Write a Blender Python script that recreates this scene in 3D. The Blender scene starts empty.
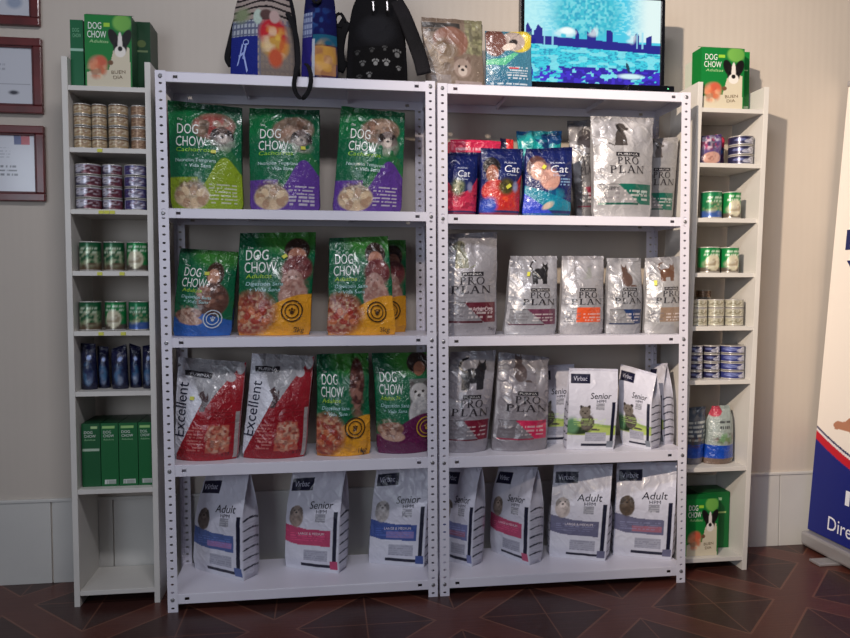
import bpy, bmesh, math, random
import numpy as np
from mathutils import Vector, Matrix

# ------------------------------------------------------------------ camera
scn = bpy.context.scene
FPX = 733.4
CP = np.array([0.5901, -2.8063, 1.238])
YAW, PITCH, ROLL = 0.1358, -0.0493, 0.0009
def _basis():
    cy, sy, cp, sp = math.cos(YAW), math.sin(YAW), math.cos(PITCH), math.sin(PITCH)
    w = np.array([sy*cp, cy*cp, sp]); r = np.array([cy, -sy, 0.]); u = np.cross(r, w)
    return r*math.cos(ROLL)+u*math.sin(ROLL), -r*math.sin(ROLL)+u*math.cos(ROLL), w
CR, CU, CW = _basis()
cam = bpy.data.cameras.new('camera'); camo = bpy.data.objects.new('camera', cam)
scn.collection.objects.link(camo); scn.camera = camo
cam.sensor_width = 36; cam.lens = FPX*36/850; cam.clip_start = .05
m = Matrix.Identity(4)
for i in range(3):
    m[i][0], m[i][1], m[i][2], m[i][3] = CR[i], CU[i], -CW[i], CP[i]
camo.matrix_world = m

# ------------------------------------------------------------------ world, lamps, exposure
wd = bpy.data.worlds.new('world'); scn.world = wd; wd.use_nodes = True
bgn = wd.node_tree.nodes['Background']
bgn.inputs[0].default_value = (.80, .84, 1.0, 1); bgn.inputs[1].default_value = .10
def light(name, kind, loc, target, power, col, **kw):
    l = bpy.data.lights.new(name, kind); l.energy = power; l.color = col
    for k, v in kw.items(): setattr(l, k, v)
    o = bpy.data.objects.new(name, l); scn.collection.objects.link(o); o.location = loc
    o.rotation_euler = (Vector(target)-Vector(loc)).to_track_quat('-Z', 'Y').to_euler()
    return o
light('ceiling_spot_lamp', 'SPOT', (-.75, -3.1, 2.95), (3.75, .35, 1.6), 1080, (1, .83, .66),
      spot_size=math.radians(58), spot_blend=1.0, shadow_soft_size=.06)
light('overhead_fill_light', 'AREA', (.7, -2.1, 3.3), (.9, .1, 1.2), 34, (.96, .95, 1), shape='RECTANGLE', size=.9, size_y=.25)  # added general fill from above, brightens the shelf lips
light('cool_front_fill', 'AREA', (-1.6, -4.2, 1.7), (.9, .3, 1.0), 40, (.80, .88, 1), shape='RECTANGLE', size=1.6, size_y=1.6)  # added large dim cool fill from behind the camera
scn.view_settings.view_transform = 'Standard'; scn.view_settings.look = 'None'
scn.view_settings.gamma = 1; scn.view_settings.use_curve_mapping = False
scn.view_settings.exposure = 0.0

# ------------------------------------------------------------------ pixel <-> place helpers
def _ray(x, y): return CW+(x-425)/FPX*CR-(y-319)/FPX*CU
def at(px, py, Y):
    d = _ray(px, py); return CP+d*(Y-CP[1])/d[1]
def xat(px, Y, z):          # X of the point of depth Y and height z seen in column px
    k = (px-425)
    n = CR*FPX-CW*k
    return CP[0]-(n[1]*(Y-CP[1])+n[2]*(z-CP[2]))/n[0]

# ------------------------------------------------------------------ basic helpers
C = scn.collection
def lin(c):
    c = np.asarray(c, float)/255.
    return np.where(c <= .04045, c/12.92, ((c+.055)/1.055)**2.4)
def tag(o, label=None, cat=None, group=None, kind=None):
    if label: o['label'] = label
    if cat: o['category'] = cat
    if group: o['group'] = group
    if kind: o['kind'] = kind
    return o
def thing(name, label, cat, loc=(0, 0, 0), rz=0, group=None):
    o = bpy.data.objects.new(name, None); C.objects.link(o); o.location = loc
    o.rotation_euler = (0, 0, rz); o.empty_display_size = .05
    return tag(o, label, cat, group)
def mesh_obj(name, V, F, mat, parent=None, col=None, smooth=False, mats=None):
    me = bpy.data.meshes.new(name); me.from_pydata([tuple(map(float, v)) for v in V], [], F); me.update()
    if mats:
        for q in mats[0]: me.materials.append(q)
        me.polygons.foreach_set('material_index', mats[1])
    elif mat: me.materials.append(mat)
    if col is not None:
        a = me.color_attributes.new('Col', 'FLOAT_COLOR', 'POINT')
        buf = np.ones((len(V), 4), np.float32); buf[:, :3] = col; a.data.foreach_set('color', buf.ravel())
    if smooth: me.polygons.foreach_set('use_smooth', [True]*len(me.polygons))
    o = bpy.data.objects.new(name, me); C.objects.link(o)
    if parent: o.parent = parent
    return o
class MB:
    def __init__(s): s.V = []; s.F = []
    def add(s, V, F):
        n = len(s.V); s.V += [tuple(v) for v in V]; s.F += [tuple(i+n for i in f) for f in F]; return s
    def box(s, x0, x1, y0, y1, z0, z1, sh=0):
        f = lambda x, y, z: (x+sh*z, y, z)
        return s.add([f(x0,y0,z0),f(x1,y0,z0),f(x1,y1,z0),f(x0,y1,z0),f(x0,y0,z1),f(x1,y0,z1),f(x1,y1,z1),f(x0,y1,z1)],
              [(0,3,2,1),(4,5,6,7),(0,1,5,4),(1,2,6,5),(2,3,7,6),(3,0,4,7)])
    def lathe(s, prof, n=32, cx=0, cy=0, cz=0):
        V = []; F = []
        for r, z in prof:
            for k in range(n):
                a = 2*math.pi*k/n; V.append((cx+r*math.cos(a), cy+r*math.sin(a), cz+z))
        for j in range(len(prof)-1):
            for k in range(n):
                k2 = (k+1) % n; F.append((j*n+k, j*n+k2, (j+1)*n+k2, (j+1)*n+k))
        F.append(tuple(range(n-1, -1, -1))); F.append(tuple((len(prof)-1)*n+k for k in range(n)))
        return s.add(V, F)
    def sweep(s, pts, w, t, side=(1, 0, 0), n=14, cap=True):   # flat strap along pts; side = width direction
        P = [Vector(p) for p in pts]; V = []; F = []
        for i, p in enumerate(P):
            d = (P[min(i+1, len(P)-1)]-P[max(i-1, 0)]).normalized()
            sd = Vector(side); sd = (sd-d*sd.dot(d)).normalized(); nn = d.cross(sd)
            ww = w[i] if hasattr(w, '__len__') else w
            for k in range(n):
                a = 2*math.pi*k/n; c, q = math.cos(a), math.sin(a)
                c = math.copysign(abs(c)**.6, c); q = math.copysign(abs(q)**.6, q)
                V.append(p+sd*c*ww/2+nn*q*t/2)
        for i in range(len(P)-1):
            for k in range(n):
                k2 = (k+1) % n; F.append((i*n+k, i*n+k2, (i+1)*n+k2, (i+1)*n+k))
        F.append(tuple(range(n-1, -1, -1))); F.append(tuple((len(P)-1)*n+k for k in range(n)))
        return s.add(V, F)
    def build(s, name, mat, parent=None, smooth=False, bevel=0, seg=2, **k):
        o = mesh_obj(name, s.V, s.F, mat, parent, smooth=smooth, **k)
        if bevel:
            b = o.modifiers.new('bevel', 'BEVEL'); b.width = bevel; b.segments = seg; b.limit_method = 'ANGLE'
        return o
def spline(pts, n=8):
    P = [np.array(p, float) for p in pts]; P = [2*P[0]-P[1]]+P+[2*P[-1]-P[-2]]; out = []
    for i in range(1, len(P)-2):
        for k in range(n):
            t = k/n; a, b, c, d = P[i-1:i+3]
            out.append(.5*((2*b)+(c-a)*t+(2*a-5*b+4*c-d)*t*t+(-a+3*b-3*c+d)*t**3))
    out.append(P[-2]); return out

# ------------------------------------------------------------------ materials
def mat(name, col=(200, 200, 200), rough=.5, metal=0, spec=.5, noise=None, bump=None, coat=0, emit=None):
    m = bpy.data.materials.new(name); m.use_nodes = True; nt = m.node_tree; b = nt.nodes['Principled BSDF']
    b.inputs['Roughness'].default_value = rough; b.inputs['Metallic'].default_value = metal
    b.inputs['Specular IOR Level'].default_value = spec
    b.inputs['Coat Weight'].default_value = coat; b.inputs['Coat Roughness'].default_value = .12
    tc = nt.nodes.new('ShaderNodeTexCoord')
    if col == 'attr':
        a = nt.nodes.new('ShaderNodeAttribute'); a.attribute_name = 'Col'
        nt.links.new(a.outputs['Color'], b.inputs['Base Color'])
        if emit:
            nt.links.new(a.outputs['Color'], b.inputs['Emission Color']); b.inputs['Emission Strength'].default_value = emit
            b.inputs['Base Color'].default_value = (.01, .01, .01, 1)
            for l in list(nt.links):
                if l.to_socket == b.inputs['Base Color']: nt.links.remove(l)
    else:
        c = tuple(lin(col))+(1,)
        b.inputs['Base Color'].default_value = c
        if noise:
            n = nt.nodes.new('ShaderNodeTexNoise'); n.inputs['Scale'].default_value = noise[0]; n.inputs['Detail'].default_value = 5
            nt.links.new(tc.outputs['Object'], n.inputs['Vector'])
            mx = nt.nodes.new('ShaderNodeMix'); mx.data_type = 'RGBA'
            mx.inputs[6].default_value = c; mx.inputs[7].default_value = tuple(lin(noise[1]))+(1,)
            r = nt.nodes.new('ShaderNodeMapRange'); r.inputs[1].default_value = .35; r.inputs[2].default_value = .7
            nt.links.new(n.outputs[0], r.inputs[0]); nt.links.new(r.outputs[0], mx.inputs[0])
            nt.links.new(mx.outputs[2], b.inputs['Base Color'])
    if bump:
        n = nt.nodes.new('ShaderNodeTexNoise'); n.inputs['Scale'].default_value = bump[0]; n.inputs['Detail'].default_value = 3
        n.inputs['Distortion'].default_value = bump[2] if len(bump) > 2 else 0
        nt.links.new(tc.outputs['Object'], n.inputs['Vector'])
        bp = nt.nodes.new('ShaderNodeBump'); bp.inputs['Strength'].default_value = bump[1]; bp.inputs['Distance'].default_value = .01
        nt.links.new(n.outputs[0], bp.inputs['Height']); nt.links.new(bp.outputs[0], b.inputs['Normal'])
    return m
M_film = mat('printed_plastic_film', 'attr', .24, spec=.5, bump=(46, .5, 1.8), coat=.35)
M_foil = mat('silver_foil_film', 'attr', .3, metal=.08, spec=.6, bump=(36, .3, 1.6), coat=.35)
M_matte = mat('printed_paper_film', 'attr', .36, spec=.45, bump=(26, .35, .8), coat=.12)
M_card = mat('printed_cardboard', 'attr', .4, spec=.35)
M_can = mat('printed_tin', 'attr', .28, metal=.25, spec=.6)
M_tin = mat('tin_lid', (175, 170, 165), .3, metal=.8)
M_cloth = mat('printed_fabric', 'attr', .9, spec=.15, bump=(160, .3))
M_black = mat('black_nylon', (14, 13, 16), .8, spec=.2, noise=(8, (26, 24, 28)), bump=(120, .35))
M_steel = mat('white_painted_steel', (228, 225, 235), .38, noise=(3, (218, 214, 226)))
M_bolt = mat('bolt_zinc', (150, 148, 150), .35, metal=.7)
M_wood = mat('white_melamine', (212, 208, 202), .42, noise=(5, (204, 200, 194)))
M_frame = mat('red_mahogany_frame', (104, 36, 36), .35, noise=(12, (84, 28, 28)), coat=.3)
M_tvb = mat('gloss_black_plastic', (10, 11, 16), .18)
M_sticker = mat('yellow_price_tag', (205, 205, 70), .5)
M_alu = mat('brushed_aluminium', (176, 174, 176), .38, metal=.5)
M_dark = mat('dark_rubber', (25, 25, 26), .6)

def wall_mat():
    m = mat('cream_wall_paint', (196, 186, 175), .62, noise=(1.7, (188, 178, 167)))
    nt = m.node_tree; b = nt.nodes['Principled BSDF']
    tc = nt.nodes['Texture Coordinate']
    w = nt.nodes.new('ShaderNodeTexWave'); w.inputs['Scale'].default_value = 9; w.inputs['Distortion'].default_value = .6
    nt.links.new(tc.outputs['Object'], w.inputs['Vector'])
    bp = nt.nodes.new('ShaderNodeBump'); bp.inputs['Strength'].default_value = .06; bp.inputs['Distance'].default_value = .004
    nt.links.new(w.outputs['Fac'], bp.inputs['Height']); nt.links.new(bp.outputs[0], b.inputs['Normal'])
    return m
M_wall = wall_mat()
M_wain = mat('grey_white_wainscot_paint', (205, 203, 198), .45, noise=(2.2, (192, 190, 186)))

def floor_mat():
    m = bpy.data.materials.new('inlaid_red_brown_floor'); m.use_nodes = True; nt = m.node_tree; N = nt.nodes; L = nt.links
    b = N['Principled BSDF']; b.inputs['Roughness'].default_value = .36; b.inputs['Specular IOR Level'].default_value = .4
    tc = N.new('ShaderNodeTexCoord')
    sep = N.new('ShaderNodeSeparateXYZ'); L.new(tc.outputs['Object'], sep.inputs[0])
    def M_(op, a, b_=None, c=None):
        n = N.new('ShaderNodeMath'); n.operation = op
        for i, q in enumerate((a, b_, c)):
            if q is None: continue
            if isinstance(q, (int, float)): n.inputs[i].default_value = q
            else: L.new(q, n.inputs[i])
        return n.outputs[0]
    X = M_('SUBTRACT', sep.outputs[0], 1.74); Y = M_('ADD', sep.outputs[1], .20)
    P = .474; r2 = math.sqrt(.5)
    a = M_('MULTIPLY', M_('ADD', X, Y), r2/P); c = M_('MULTIPLY', M_('SUBTRACT', X, Y), r2/P)
    da = M_('ABSOLUTE', M_('SUBTRACT', M_('FRACT', M_('ADD', a, .5)), .5))      # 0 at band centre
    dc = M_('ABSOLUTE', M_('SUBTRACT', M_('FRACT', M_('ADD', c, .5)), .5))
    mn = M_('MINIMUM', da, dc)
    band = M_('LESS_THAN', mn, .125)
    edge = M_('LESS_THAN', M_('ABSOLUTE', M_('SUBTRACT', mn, .125)), .0075)
    diag = M_('LESS_THAN', M_('ABSOLUTE', M_('SUBTRACT', da, dc)), .008)
    diag = M_('MULTIPLY', diag, M_('SUBTRACT', 1, band))
    # planks grain
    mp = N.new('ShaderNodeMapping'); mp.inputs['Rotation'].default_value = (0, 0, math.pi/4); mp.inputs['Scale'].default_value = (3, 40, 3)
    L.new(tc.outputs['Object'], mp.inputs[0])
    nz = N.new('ShaderNodeTexNoise'); nz.inputs['Scale'].default_value = 2.2; nz.inputs['Detail'].default_value = 6; L.new(mp.outputs[0], nz.inputs['Vector'])
    def mixc(f, A, B):
        n = N.new('ShaderNodeMix'); n.data_type = 'RGBA'
        if isinstance(f, float): n.inputs[0].default_value = f
        else: L.new(f, n.inputs[0])
        for i, q in ((6, A), (7, B)):
            if isinstance(q, tuple): n.inputs[i].default_value = tuple(lin(q))+(1,)
            else: L.new(q, n.inputs[i])
        return n.outputs[2]
    tile = mixc(nz.outputs[0], (50, 29, 26), (68, 39, 35))
    bnd = mixc(nz.outputs[0], (72, 38, 33), (98, 54, 44))
    col = mixc(band, tile, bnd)
    col = mixc(M_('MULTIPLY', M_('MAXIMUM', edge, M_('MULTIPLY', diag, .8)), .6), col, (130, 86, 68))
    L.new(col, b.inputs['Base Color'])
    bp = N.new('ShaderNodeBump'); bp.inputs['Strength'].default_value = .12; bp.inputs['Distance'].default_value = .003
    L.new(nz.outputs[0], bp.inputs['Height']); L.new(bp.outputs[0], b.inputs['Normal'])
    return m

# ------------------------------------------------------------------ the setting
WY = .349
MB().box(-2.6, 4.4, -4.5, WY, -.03, 0).build('floor', floor_mat())['kind'] = 'structure'
MB().box(-2.6, 4.4, WY, WY+.12, 0, 3.1).build('wall_back', M_wall)['kind'] = 'structure'
wn = MB()
joints = [-2.6, -.527, 1.1, 2.705, 4.4]
for a, b in ((-2.6, -.53), (-.524, -.349), (-.345, -.287), (-.283, 1.1), (1.104, 2.703), (2.707, 4.4)):
    wn.box(a, b, WY-.008, WY+.002, 0, .338)
wn.build('baseboard_back', M_wain, bevel=.0015)['kind'] = 'structure'
MB().box(-2.6, 4.4, WY-.013, WY+.002, .3385, .352).build('trim_1', M_wain, bevel=.003)['kind'] = 'structure'

# ------------------------------------------------------------------ slotted steel racks
SW = -.0072           # the bolted racks sway a little to the left with height
def post_mesh(sx, sy, H=2.0):
    """L-shaped slotted angle; corner at origin, flanges run to +sx*x and +sy*y"""
    w, t = .037, .0022; pitch = .0305; mb = MB()
    nz = int(round(H/pitch)); ph = H/nz
    K = [(-1,-1),(0,-1),(1,-1),(1,0),(1,1),(0,1),(-1,1),(-1,0)]
    V = []; F = []
    def flange(axis):
        for lay in (0, 1):
            for j in range(nz):
                zc = (j+.5)*ph; base = len(V)
                for (a, c) in K:
                    p = w/2+a*w/2; z = zc+c*ph/2
                    V.append((p*sx, lay*t*sy, z) if axis == 0 else (lay*t*sx, p*sy, z))
                for (a, c) in K:
                    n = math.hypot(a, c); p = w/2+a/n*.0066; z = zc+c/n*.0042
                    V.append((p*sx, lay*t*sy, z) if axis == 0 else (lay*t*sx, p*sy, z))
                for k in range(8):
                    k2 = (k+1) % 8; F.append((base+k, base+k2, base+8+k2, base+8+k))
        # hole walls
        for j in range(nz):
            b0 = (len(V)-2*nz*16)+j*16; b1 = b0+nz*16
            for k in range(8):
                k2 = (k+1) % 8; F.append((b0+8+k, b0+8+k2, b1+8+k2, b1+8+k))
    flange(0); flange(1)
    V = [(x+SW*z, y, z) for x, y, z in V]
    o = mesh_obj('post', V, F, M_steel)
    return o.data, o
SHZ = [2.0, 1.503, 1.028, .555, .068]; LHZ = [2.004, 1.510, 1.034, .558, .068]
LIP = [.037, .036, .037, .044, .039]
RD = .317
def make_rack(X0, label, Y0=0., rz=0., SHZ=None, H=2.0):
    W = 1.0258
    r = thing('shelving_rack', label, 'shelving rack', (X0, Y0, 0), rz, 'slotted steel racks')
    for (x, y, sx, sy) in ((0, 0, 1, 1), (W, 0, -1, 1), (0, RD, 1, -1), (W, RD, -1, -1)):
        d, o = post_mesh(sx, sy, H); o.location = (x, y, 0); o.parent = r
    for z, h in zip(SHZ, LIP):
        t = .0025; s = SW*z; mb = MB(); a, b = .004, W-.004
        z -= .0005 if z > 1.9 else 0
        mb.box(a+s, b+s, t+.0005, RD-t-.001, z-t, z)
        # front and back lips with a slot near each end, side lips, return
        for yy in (t+.0005, RD-2*t-.001):
            mb.box(a+s, .062+s, yy, yy+t, z-h, z-t); mb.box(.078+s, W-.078+s, yy, yy+t, z-h, z-t); mb.box(W-.062+s, b+s, yy, yy+t, z-h, z-t)
            for q in (.062, W-.078):
                mb.box(q+s, q+.016+s, yy, yy+t, z-h, z-h/2-.005); mb.box(q+s, q+.016+s, yy, yy+t, z-h/2+.005, z-t)
        mb.box(a+s, a+t+s, t, RD-t-.001, z-h, z-t); mb.box(b-t+s, b+s, t, RD-t-.001, z-h, z-t)
        mb.box(a+s, b+s, 2*t, .018, z-h, z-h+t)
        mb.box(.3+s, .302+s, .02, RD-.02, z-.022, z-t); mb.box(.7+s, .702+s, .02, RD-.02, z-.022, z-t)
        mb.build('shelf', M_steel, r, bevel=.0012, seg=1)
        for q in (.018, W-.018):
            MB().lathe([(.0001, .004), (.004, .004), (.007, .0025), (.0075, 0)][::-1], 12).build('bolt', M_bolt, r).matrix_local = \
                Matrix.Translation((q+s, 0, z-.5*h)) @ Matrix.Rotation(math.pi/2, 4, 'X')
    for x in (0, W):
        pass
    return r
make_rack(0, 'tall white slotted steel rack holding the green dog food bags', -.0062, .0061, LHZ, 2.006)
make_rack(1.0355, 'tall white slotted steel rack under the television', 0., 0., SHZ, 2.0)

# ------------------------------------------------------------------ narrow white bookcases
BZ = [1.966, 1.739, 1.511, 1.281, 1.055, .826, .452, .06]
BY0, BY1 = .09, WY-.016
def bookcase(x0, x1, lean, lab, tags):
    r = thing('bookcase', lab, 'bookcase', (x0, 0, 0), 0, 'narrow white bookcases')
    W = x1-x0; t = .021
    MB().box(0, t, BY0, BY1, 0, 2.07, lean).build('side_panel', M_wood, r, bevel=.001)
    MB().box(W-t, W, BY0, BY1, 0, 2.06, lean).build('side_panel', M_wood, r, bevel=.001)
    for i, z in enumerate(BZ):
        s = lean*z
        sh = MB().box(t+s, W-t+s, BY0+(.012 if i in (2, 3) and lean > .01 else 0.002), BY1, z-.018, z).build('shelf', M_wood, r, bevel=.001)
        for q in tags.get(i, ()):
            MB().box(q+s, q+s+.018, BY0-.0015, BY0+.0018, z-.016, z-.004).build('price_tag', M_sticker, r)
    return r
bookcase(-.363, -.048, -.0015, 'narrow white bookcase beside the framed certificates', {1: (.12,), 2: (.12, .14, .16), 3: (.11, .19), 4: (.11, .19)})
bookcase(2.073, 2.390, .026, 'narrow white bookcase leaning beside the blue banner', {})
BXL, BXR = -.363, 2.082

# ------------------------------------------------------------------ painting on fine grids
def vnoise(x, y, seed=0):
    rs = np.random.RandomState(seed); T = rs.rand(64, 64)
    xi = np.floor(x).astype(int); yi = np.floor(y).astype(int); fx = x-xi; fy = y-yi
    fx = fx*fx*(3-2*fx); fy = fy*fy*(3-2*fy); g = lambda i, j: T[i % 64, j % 64]
    return (g(xi, yi)*(1-fx)+g(xi+1, yi)*fx)*(1-fy)+(g(xi, yi+1)*(1-fx)+g(xi+1, yi+1)*fx)*fy
class Paint:
    def __init__(s, U, V, base, asp=.75, seed=1):
        s.U, s.V, s.asp, s.seed = U, V, asp, seed
        s.c = np.tile(lin(base), U.shape+(1,)).astype(float)
    def mask(s, m, c, a=1.0):
        m = np.clip(m, 0, 1)[..., None]*a; s.c = s.c*(1-m)+lin(c)*m; return s
    def rect(s, u0, v0, u1, v1, c, a=1.0): return s.mask(((s.U >= u0) & (s.U <= u1) & (s.V >= v0) & (s.V <= v1)).astype(float), c, a)
    def ell(s, u, v, ru, rv, c, ang=0, a=1.0, soft=.12):
        x = (s.U-u)*s.asp; y = s.V-v; ca, sa = math.cos(ang), math.sin(ang)
        X = (x*ca+y*sa)/(ru*s.asp); Y = (-x*sa+y*ca)/rv
        return s.mask((1-np.sqrt(X*X+Y*Y))/soft+.5, c, a)
    def poly(s, pts, c, a=1.0):
        ins = np.zeros(s.U.shape, bool); n = len(pts)
        for i in range(n):
            (x0, y0), (x1, y1) = pts[i], pts[(i+1) % n]
            if y0 == y1: continue
            cr = ((y0 > s.V) != (y1 > s.V)) & (s.U < (x1-x0)*(s.V-y0)/(y1-y0)+x0); ins ^= cr
        return s.mask(ins.astype(float), c, a)
    def below(s, f, c, a=1.0, soft=.01): return s.mask((f(s.U)-s.V)/soft, c, a)
    def mottle(s, u, v, ru, rv, cols, k=30, a=1.0, soft=.45):
        a = a*.62
        for i, c in enumerate(cols):
            n = vnoise(s.U*k*s.asp+i*7.3, s.V*k+i*3.1, s.seed+i)
            x = (s.U-u)/ru; y = (s.V-v)/rv; e = np.clip((1-np.sqrt(x*x+y*y))/soft, 0, 1)
            s.mask(e*np.clip((n-.45)*5, 0, 1), c, a)
        return s
    def lines(s, u0, v0, u1, v1, n, c, a=.8, fill=.45, seed=3):    # rows of unreadably small print
        f = (s.V-v0)/(v1-v0)*n; row = np.floor(f)
        m = (s.U > u0) & (s.U < u1) & (f > 0) & (f < n) & ((f-row) < fill)
        g = vnoise(s.U*60*s.asp, row*3.7, seed) > .35
        return s.mask((m & g).astype(float), c, a)
    def grain(s, amp=.08, k=9):
        n = vnoise(s.U*k*s.asp, s.V*k, s.seed+9); s.c *= (1+amp*(n-.5)*2)[..., None]; return s

# ------------------------------------------------------------------ lettering
_tc = {}
def font_mesh(txt):
    if txt in _tc: return _tc[txt]
    cu = bpy.data.curves.new('lettering', 'FONT'); cu.body = txt; cu.size = 1; cu.resolution_u = 3; cu.fill_mode = 'FRONT' if hasattr(cu, 'fill_mode') else cu.fill_mode
    ob = bpy.data.objects.new('lettering', cu); C.objects.link(ob)
    dg = bpy.context.evaluated_depsgraph_get(); me = bpy.data.meshes.new_from_object(ob.evaluated_get(dg))
    V = np.array([v.co[:2] for v in me.vertices]) if len(me.vertices) else np.zeros((0, 2)); F = [tuple(p.vertices) for p in me.polygons]
    bpy.data.objects.remove(ob); bpy.data.curves.remove(cu); bpy.data.meshes.remove(me)
    x0, x1 = V[:, 0].min(), V[:, 0].max(); V[:, 0] = (V[:, 0]-x0)/(x1-x0); V[:, 1] /= .729    # cap height 1, width 1
    asp = (x1-x0)/.729
    _tc[txt] = (V, F, asp); return _tc[txt]
def serif_mesh(txt):
    """thin wide serif capitals made of stems, hairlines and bars"""
    if ('s', txt) in _tc: return _tc[('s', txt)]
    V = []; F = []
    def quad(a, b, c, d):
        n = len(V); V.extend([a, b, c, d]); F.append((n, n+1, n+2, n+3))
    def bar(x0, x1, y0, y1): quad((x0, y0), (x1, y0), (x1, y1), (x0, y1))
    def stroke(x0, y0, x1, y1, w): quad((x0-w/2, y0), (x0+w/2, y0), (x1+w/2, y1), (x1-w/2, y1))
    def arc(cx, cy, rx, ry, a0, a1, tk, tn):
        n = 14
        for i in range(n):
            p = [a0+(a1-a0)*(i+k)/n for k in (0, 1)]
            o = [(cx+rx*math.cos(a), cy+ry*math.sin(a)) for a in p]; q = [(cx+(rx-tk)*math.cos(a), cy+(ry-tn)*math.sin(a)) for a in p]
            quad(o[0], o[1], q[1], q[0])
    x = 0; H = math.pi/2
    for ch in txt:
        if ch in 'PR':
            bar(x+.08, x+.24, 0, 1); bar(x, x+.34, 0, .05); bar(x, x+.2, .95, 1)
            arc(x+.3, .74, .34, .26, -H, H, .14, .06); bar(x+.2, x+.3, .94, 1); bar(x+.2, x+.3, .48, .54)
            if ch == 'R': stroke(x+.76, 0, x+.36, .5, .17); bar(x+.64, x+.94, 0, .05)
            x += .86 if ch == 'P' else .98
        elif ch == 'O':
            arc(x+.5, .5, .48, .52, 0, 4*H, .15, .06); x += 1.14
        elif ch == 'L':
            bar(x+.08, x+.24, 0, 1); bar(x, x+.34, .95, 1); bar(x, x+.66, 0, .05); quad((x+.58, .05), (x+.66, .05), (x+.68, .27), (x+.65, .27)); x += .82
        elif ch == 'A':
            stroke(x+.8, 0, x+.44, 1.02, .17); stroke(x+.12, 0, x+.4, .96, .06); bar(x+.24, x+.68, .34, .39); bar(x, x+.26, 0, .05); bar(x+.64, x+1.0, 0, .05); x += 1.06
        elif ch == 'N':
            bar(x+.1, x+.16, 0, 1); stroke(x+.8, 0, x+.14, 1, .17); bar(x+.78, x+.84, 0, 1); bar(x, x+.28, 0, .05); bar(x+.66, x+.96, .95, 1); bar(x, x+.14, .95, 1); x += 1.02
        else: x += .5
    V = np.array(V); w = V[:, 0].max(); V[:, 0] /= w
    _tc[('s', txt)] = (V, F, w); return _tc[('s', txt)]
def ring_mesh(n=32, w=.16):
    V = []; F = []
    for k in range(n):
        a = 2*math.pi*k/n; V += [(math.cos(a), math.sin(a)), ((1-w)*math.cos(a), (1-w)*math.sin(a))]
    for k in range(n):
        j = (k+1) % n; F.append((2*k, 2*j, 2*j+1, 2*k+1))
    return np.array(V), F
def T(txt, u, v, w, h, col, ang=0, shear=0, serif=False): return ('t', txt, u, v, w, h, col, ang, shear, serif)   # u,v = lower-left corner; w,h as fractions
def RING(u, v, r, col, w=.14): return ('r', u, v, r, col, w)
def refine(UV, F, lim=.022):
    V = [tuple(q) for q in UV]; out = []; mid = {}
    st = []
    for f in F:
        for i in range(1, len(f)-1): st.append((f[0], f[i], f[i+1]))
    def m_(a, b):
        k = (min(a, b), max(a, b))
        if k not in mid: V.append(((V[a][0]+V[b][0])/2, (V[a][1]+V[b][1])/2)); mid[k] = len(V)-1
        return mid[k]
    while st:
        a, b, c = st.pop()
        L = [math.dist(V[a], V[b]), math.dist(V[b], V[c]), math.dist(V[c], V[a])]; k = max(range(3), key=lambda i: L[i])
        if L[k] < lim: out.append((a, b, c)); continue
        if k == 0: m1 = m_(a, b); st += [(a, m1, c), (m1, b, c)]
        elif k == 1: m1 = m_(b, c); st += [(a, b, m1), (a, m1, c)]
        else: m1 = m_(c, a); st += [(a, b, m1), (m1, b, c)]
    return np.array(V), out
def decals(items, asp):
    """-> list of (UV array, faces, colour)"""
    out = []
    for it in items:
        if it[0] == 't':
            _, txt, u, v, w, h, col, ang, sh, serif = it
            V, F, _a = serif_mesh(txt) if serif else font_mesh(txt)
            X = V[:, 0]*w+V[:, 1]*h*sh/asp; Y = V[:, 1]*h
            ca, sa = math.cos(ang), math.sin(ang); x = X*asp; UV = np.stack([u+(x*ca-Y*sa)/asp, v+(x*sa+Y*ca)], 1)
            out.append((UV, F, lin(col)))
        elif it[0] == 'r':
            _, u, v, r, col, w = it; V, F = ring_mesh(w=w)
            out.append((np.stack([u+V[:, 0]*r/asp, v+V[:, 1]*r], 1), F, lin(col)))
        elif it[0] == 'p':
            _, pts, col = it; out.append((np.array(pts, float), [tuple(range(len(pts)))], lin(col)))
    return out

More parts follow.
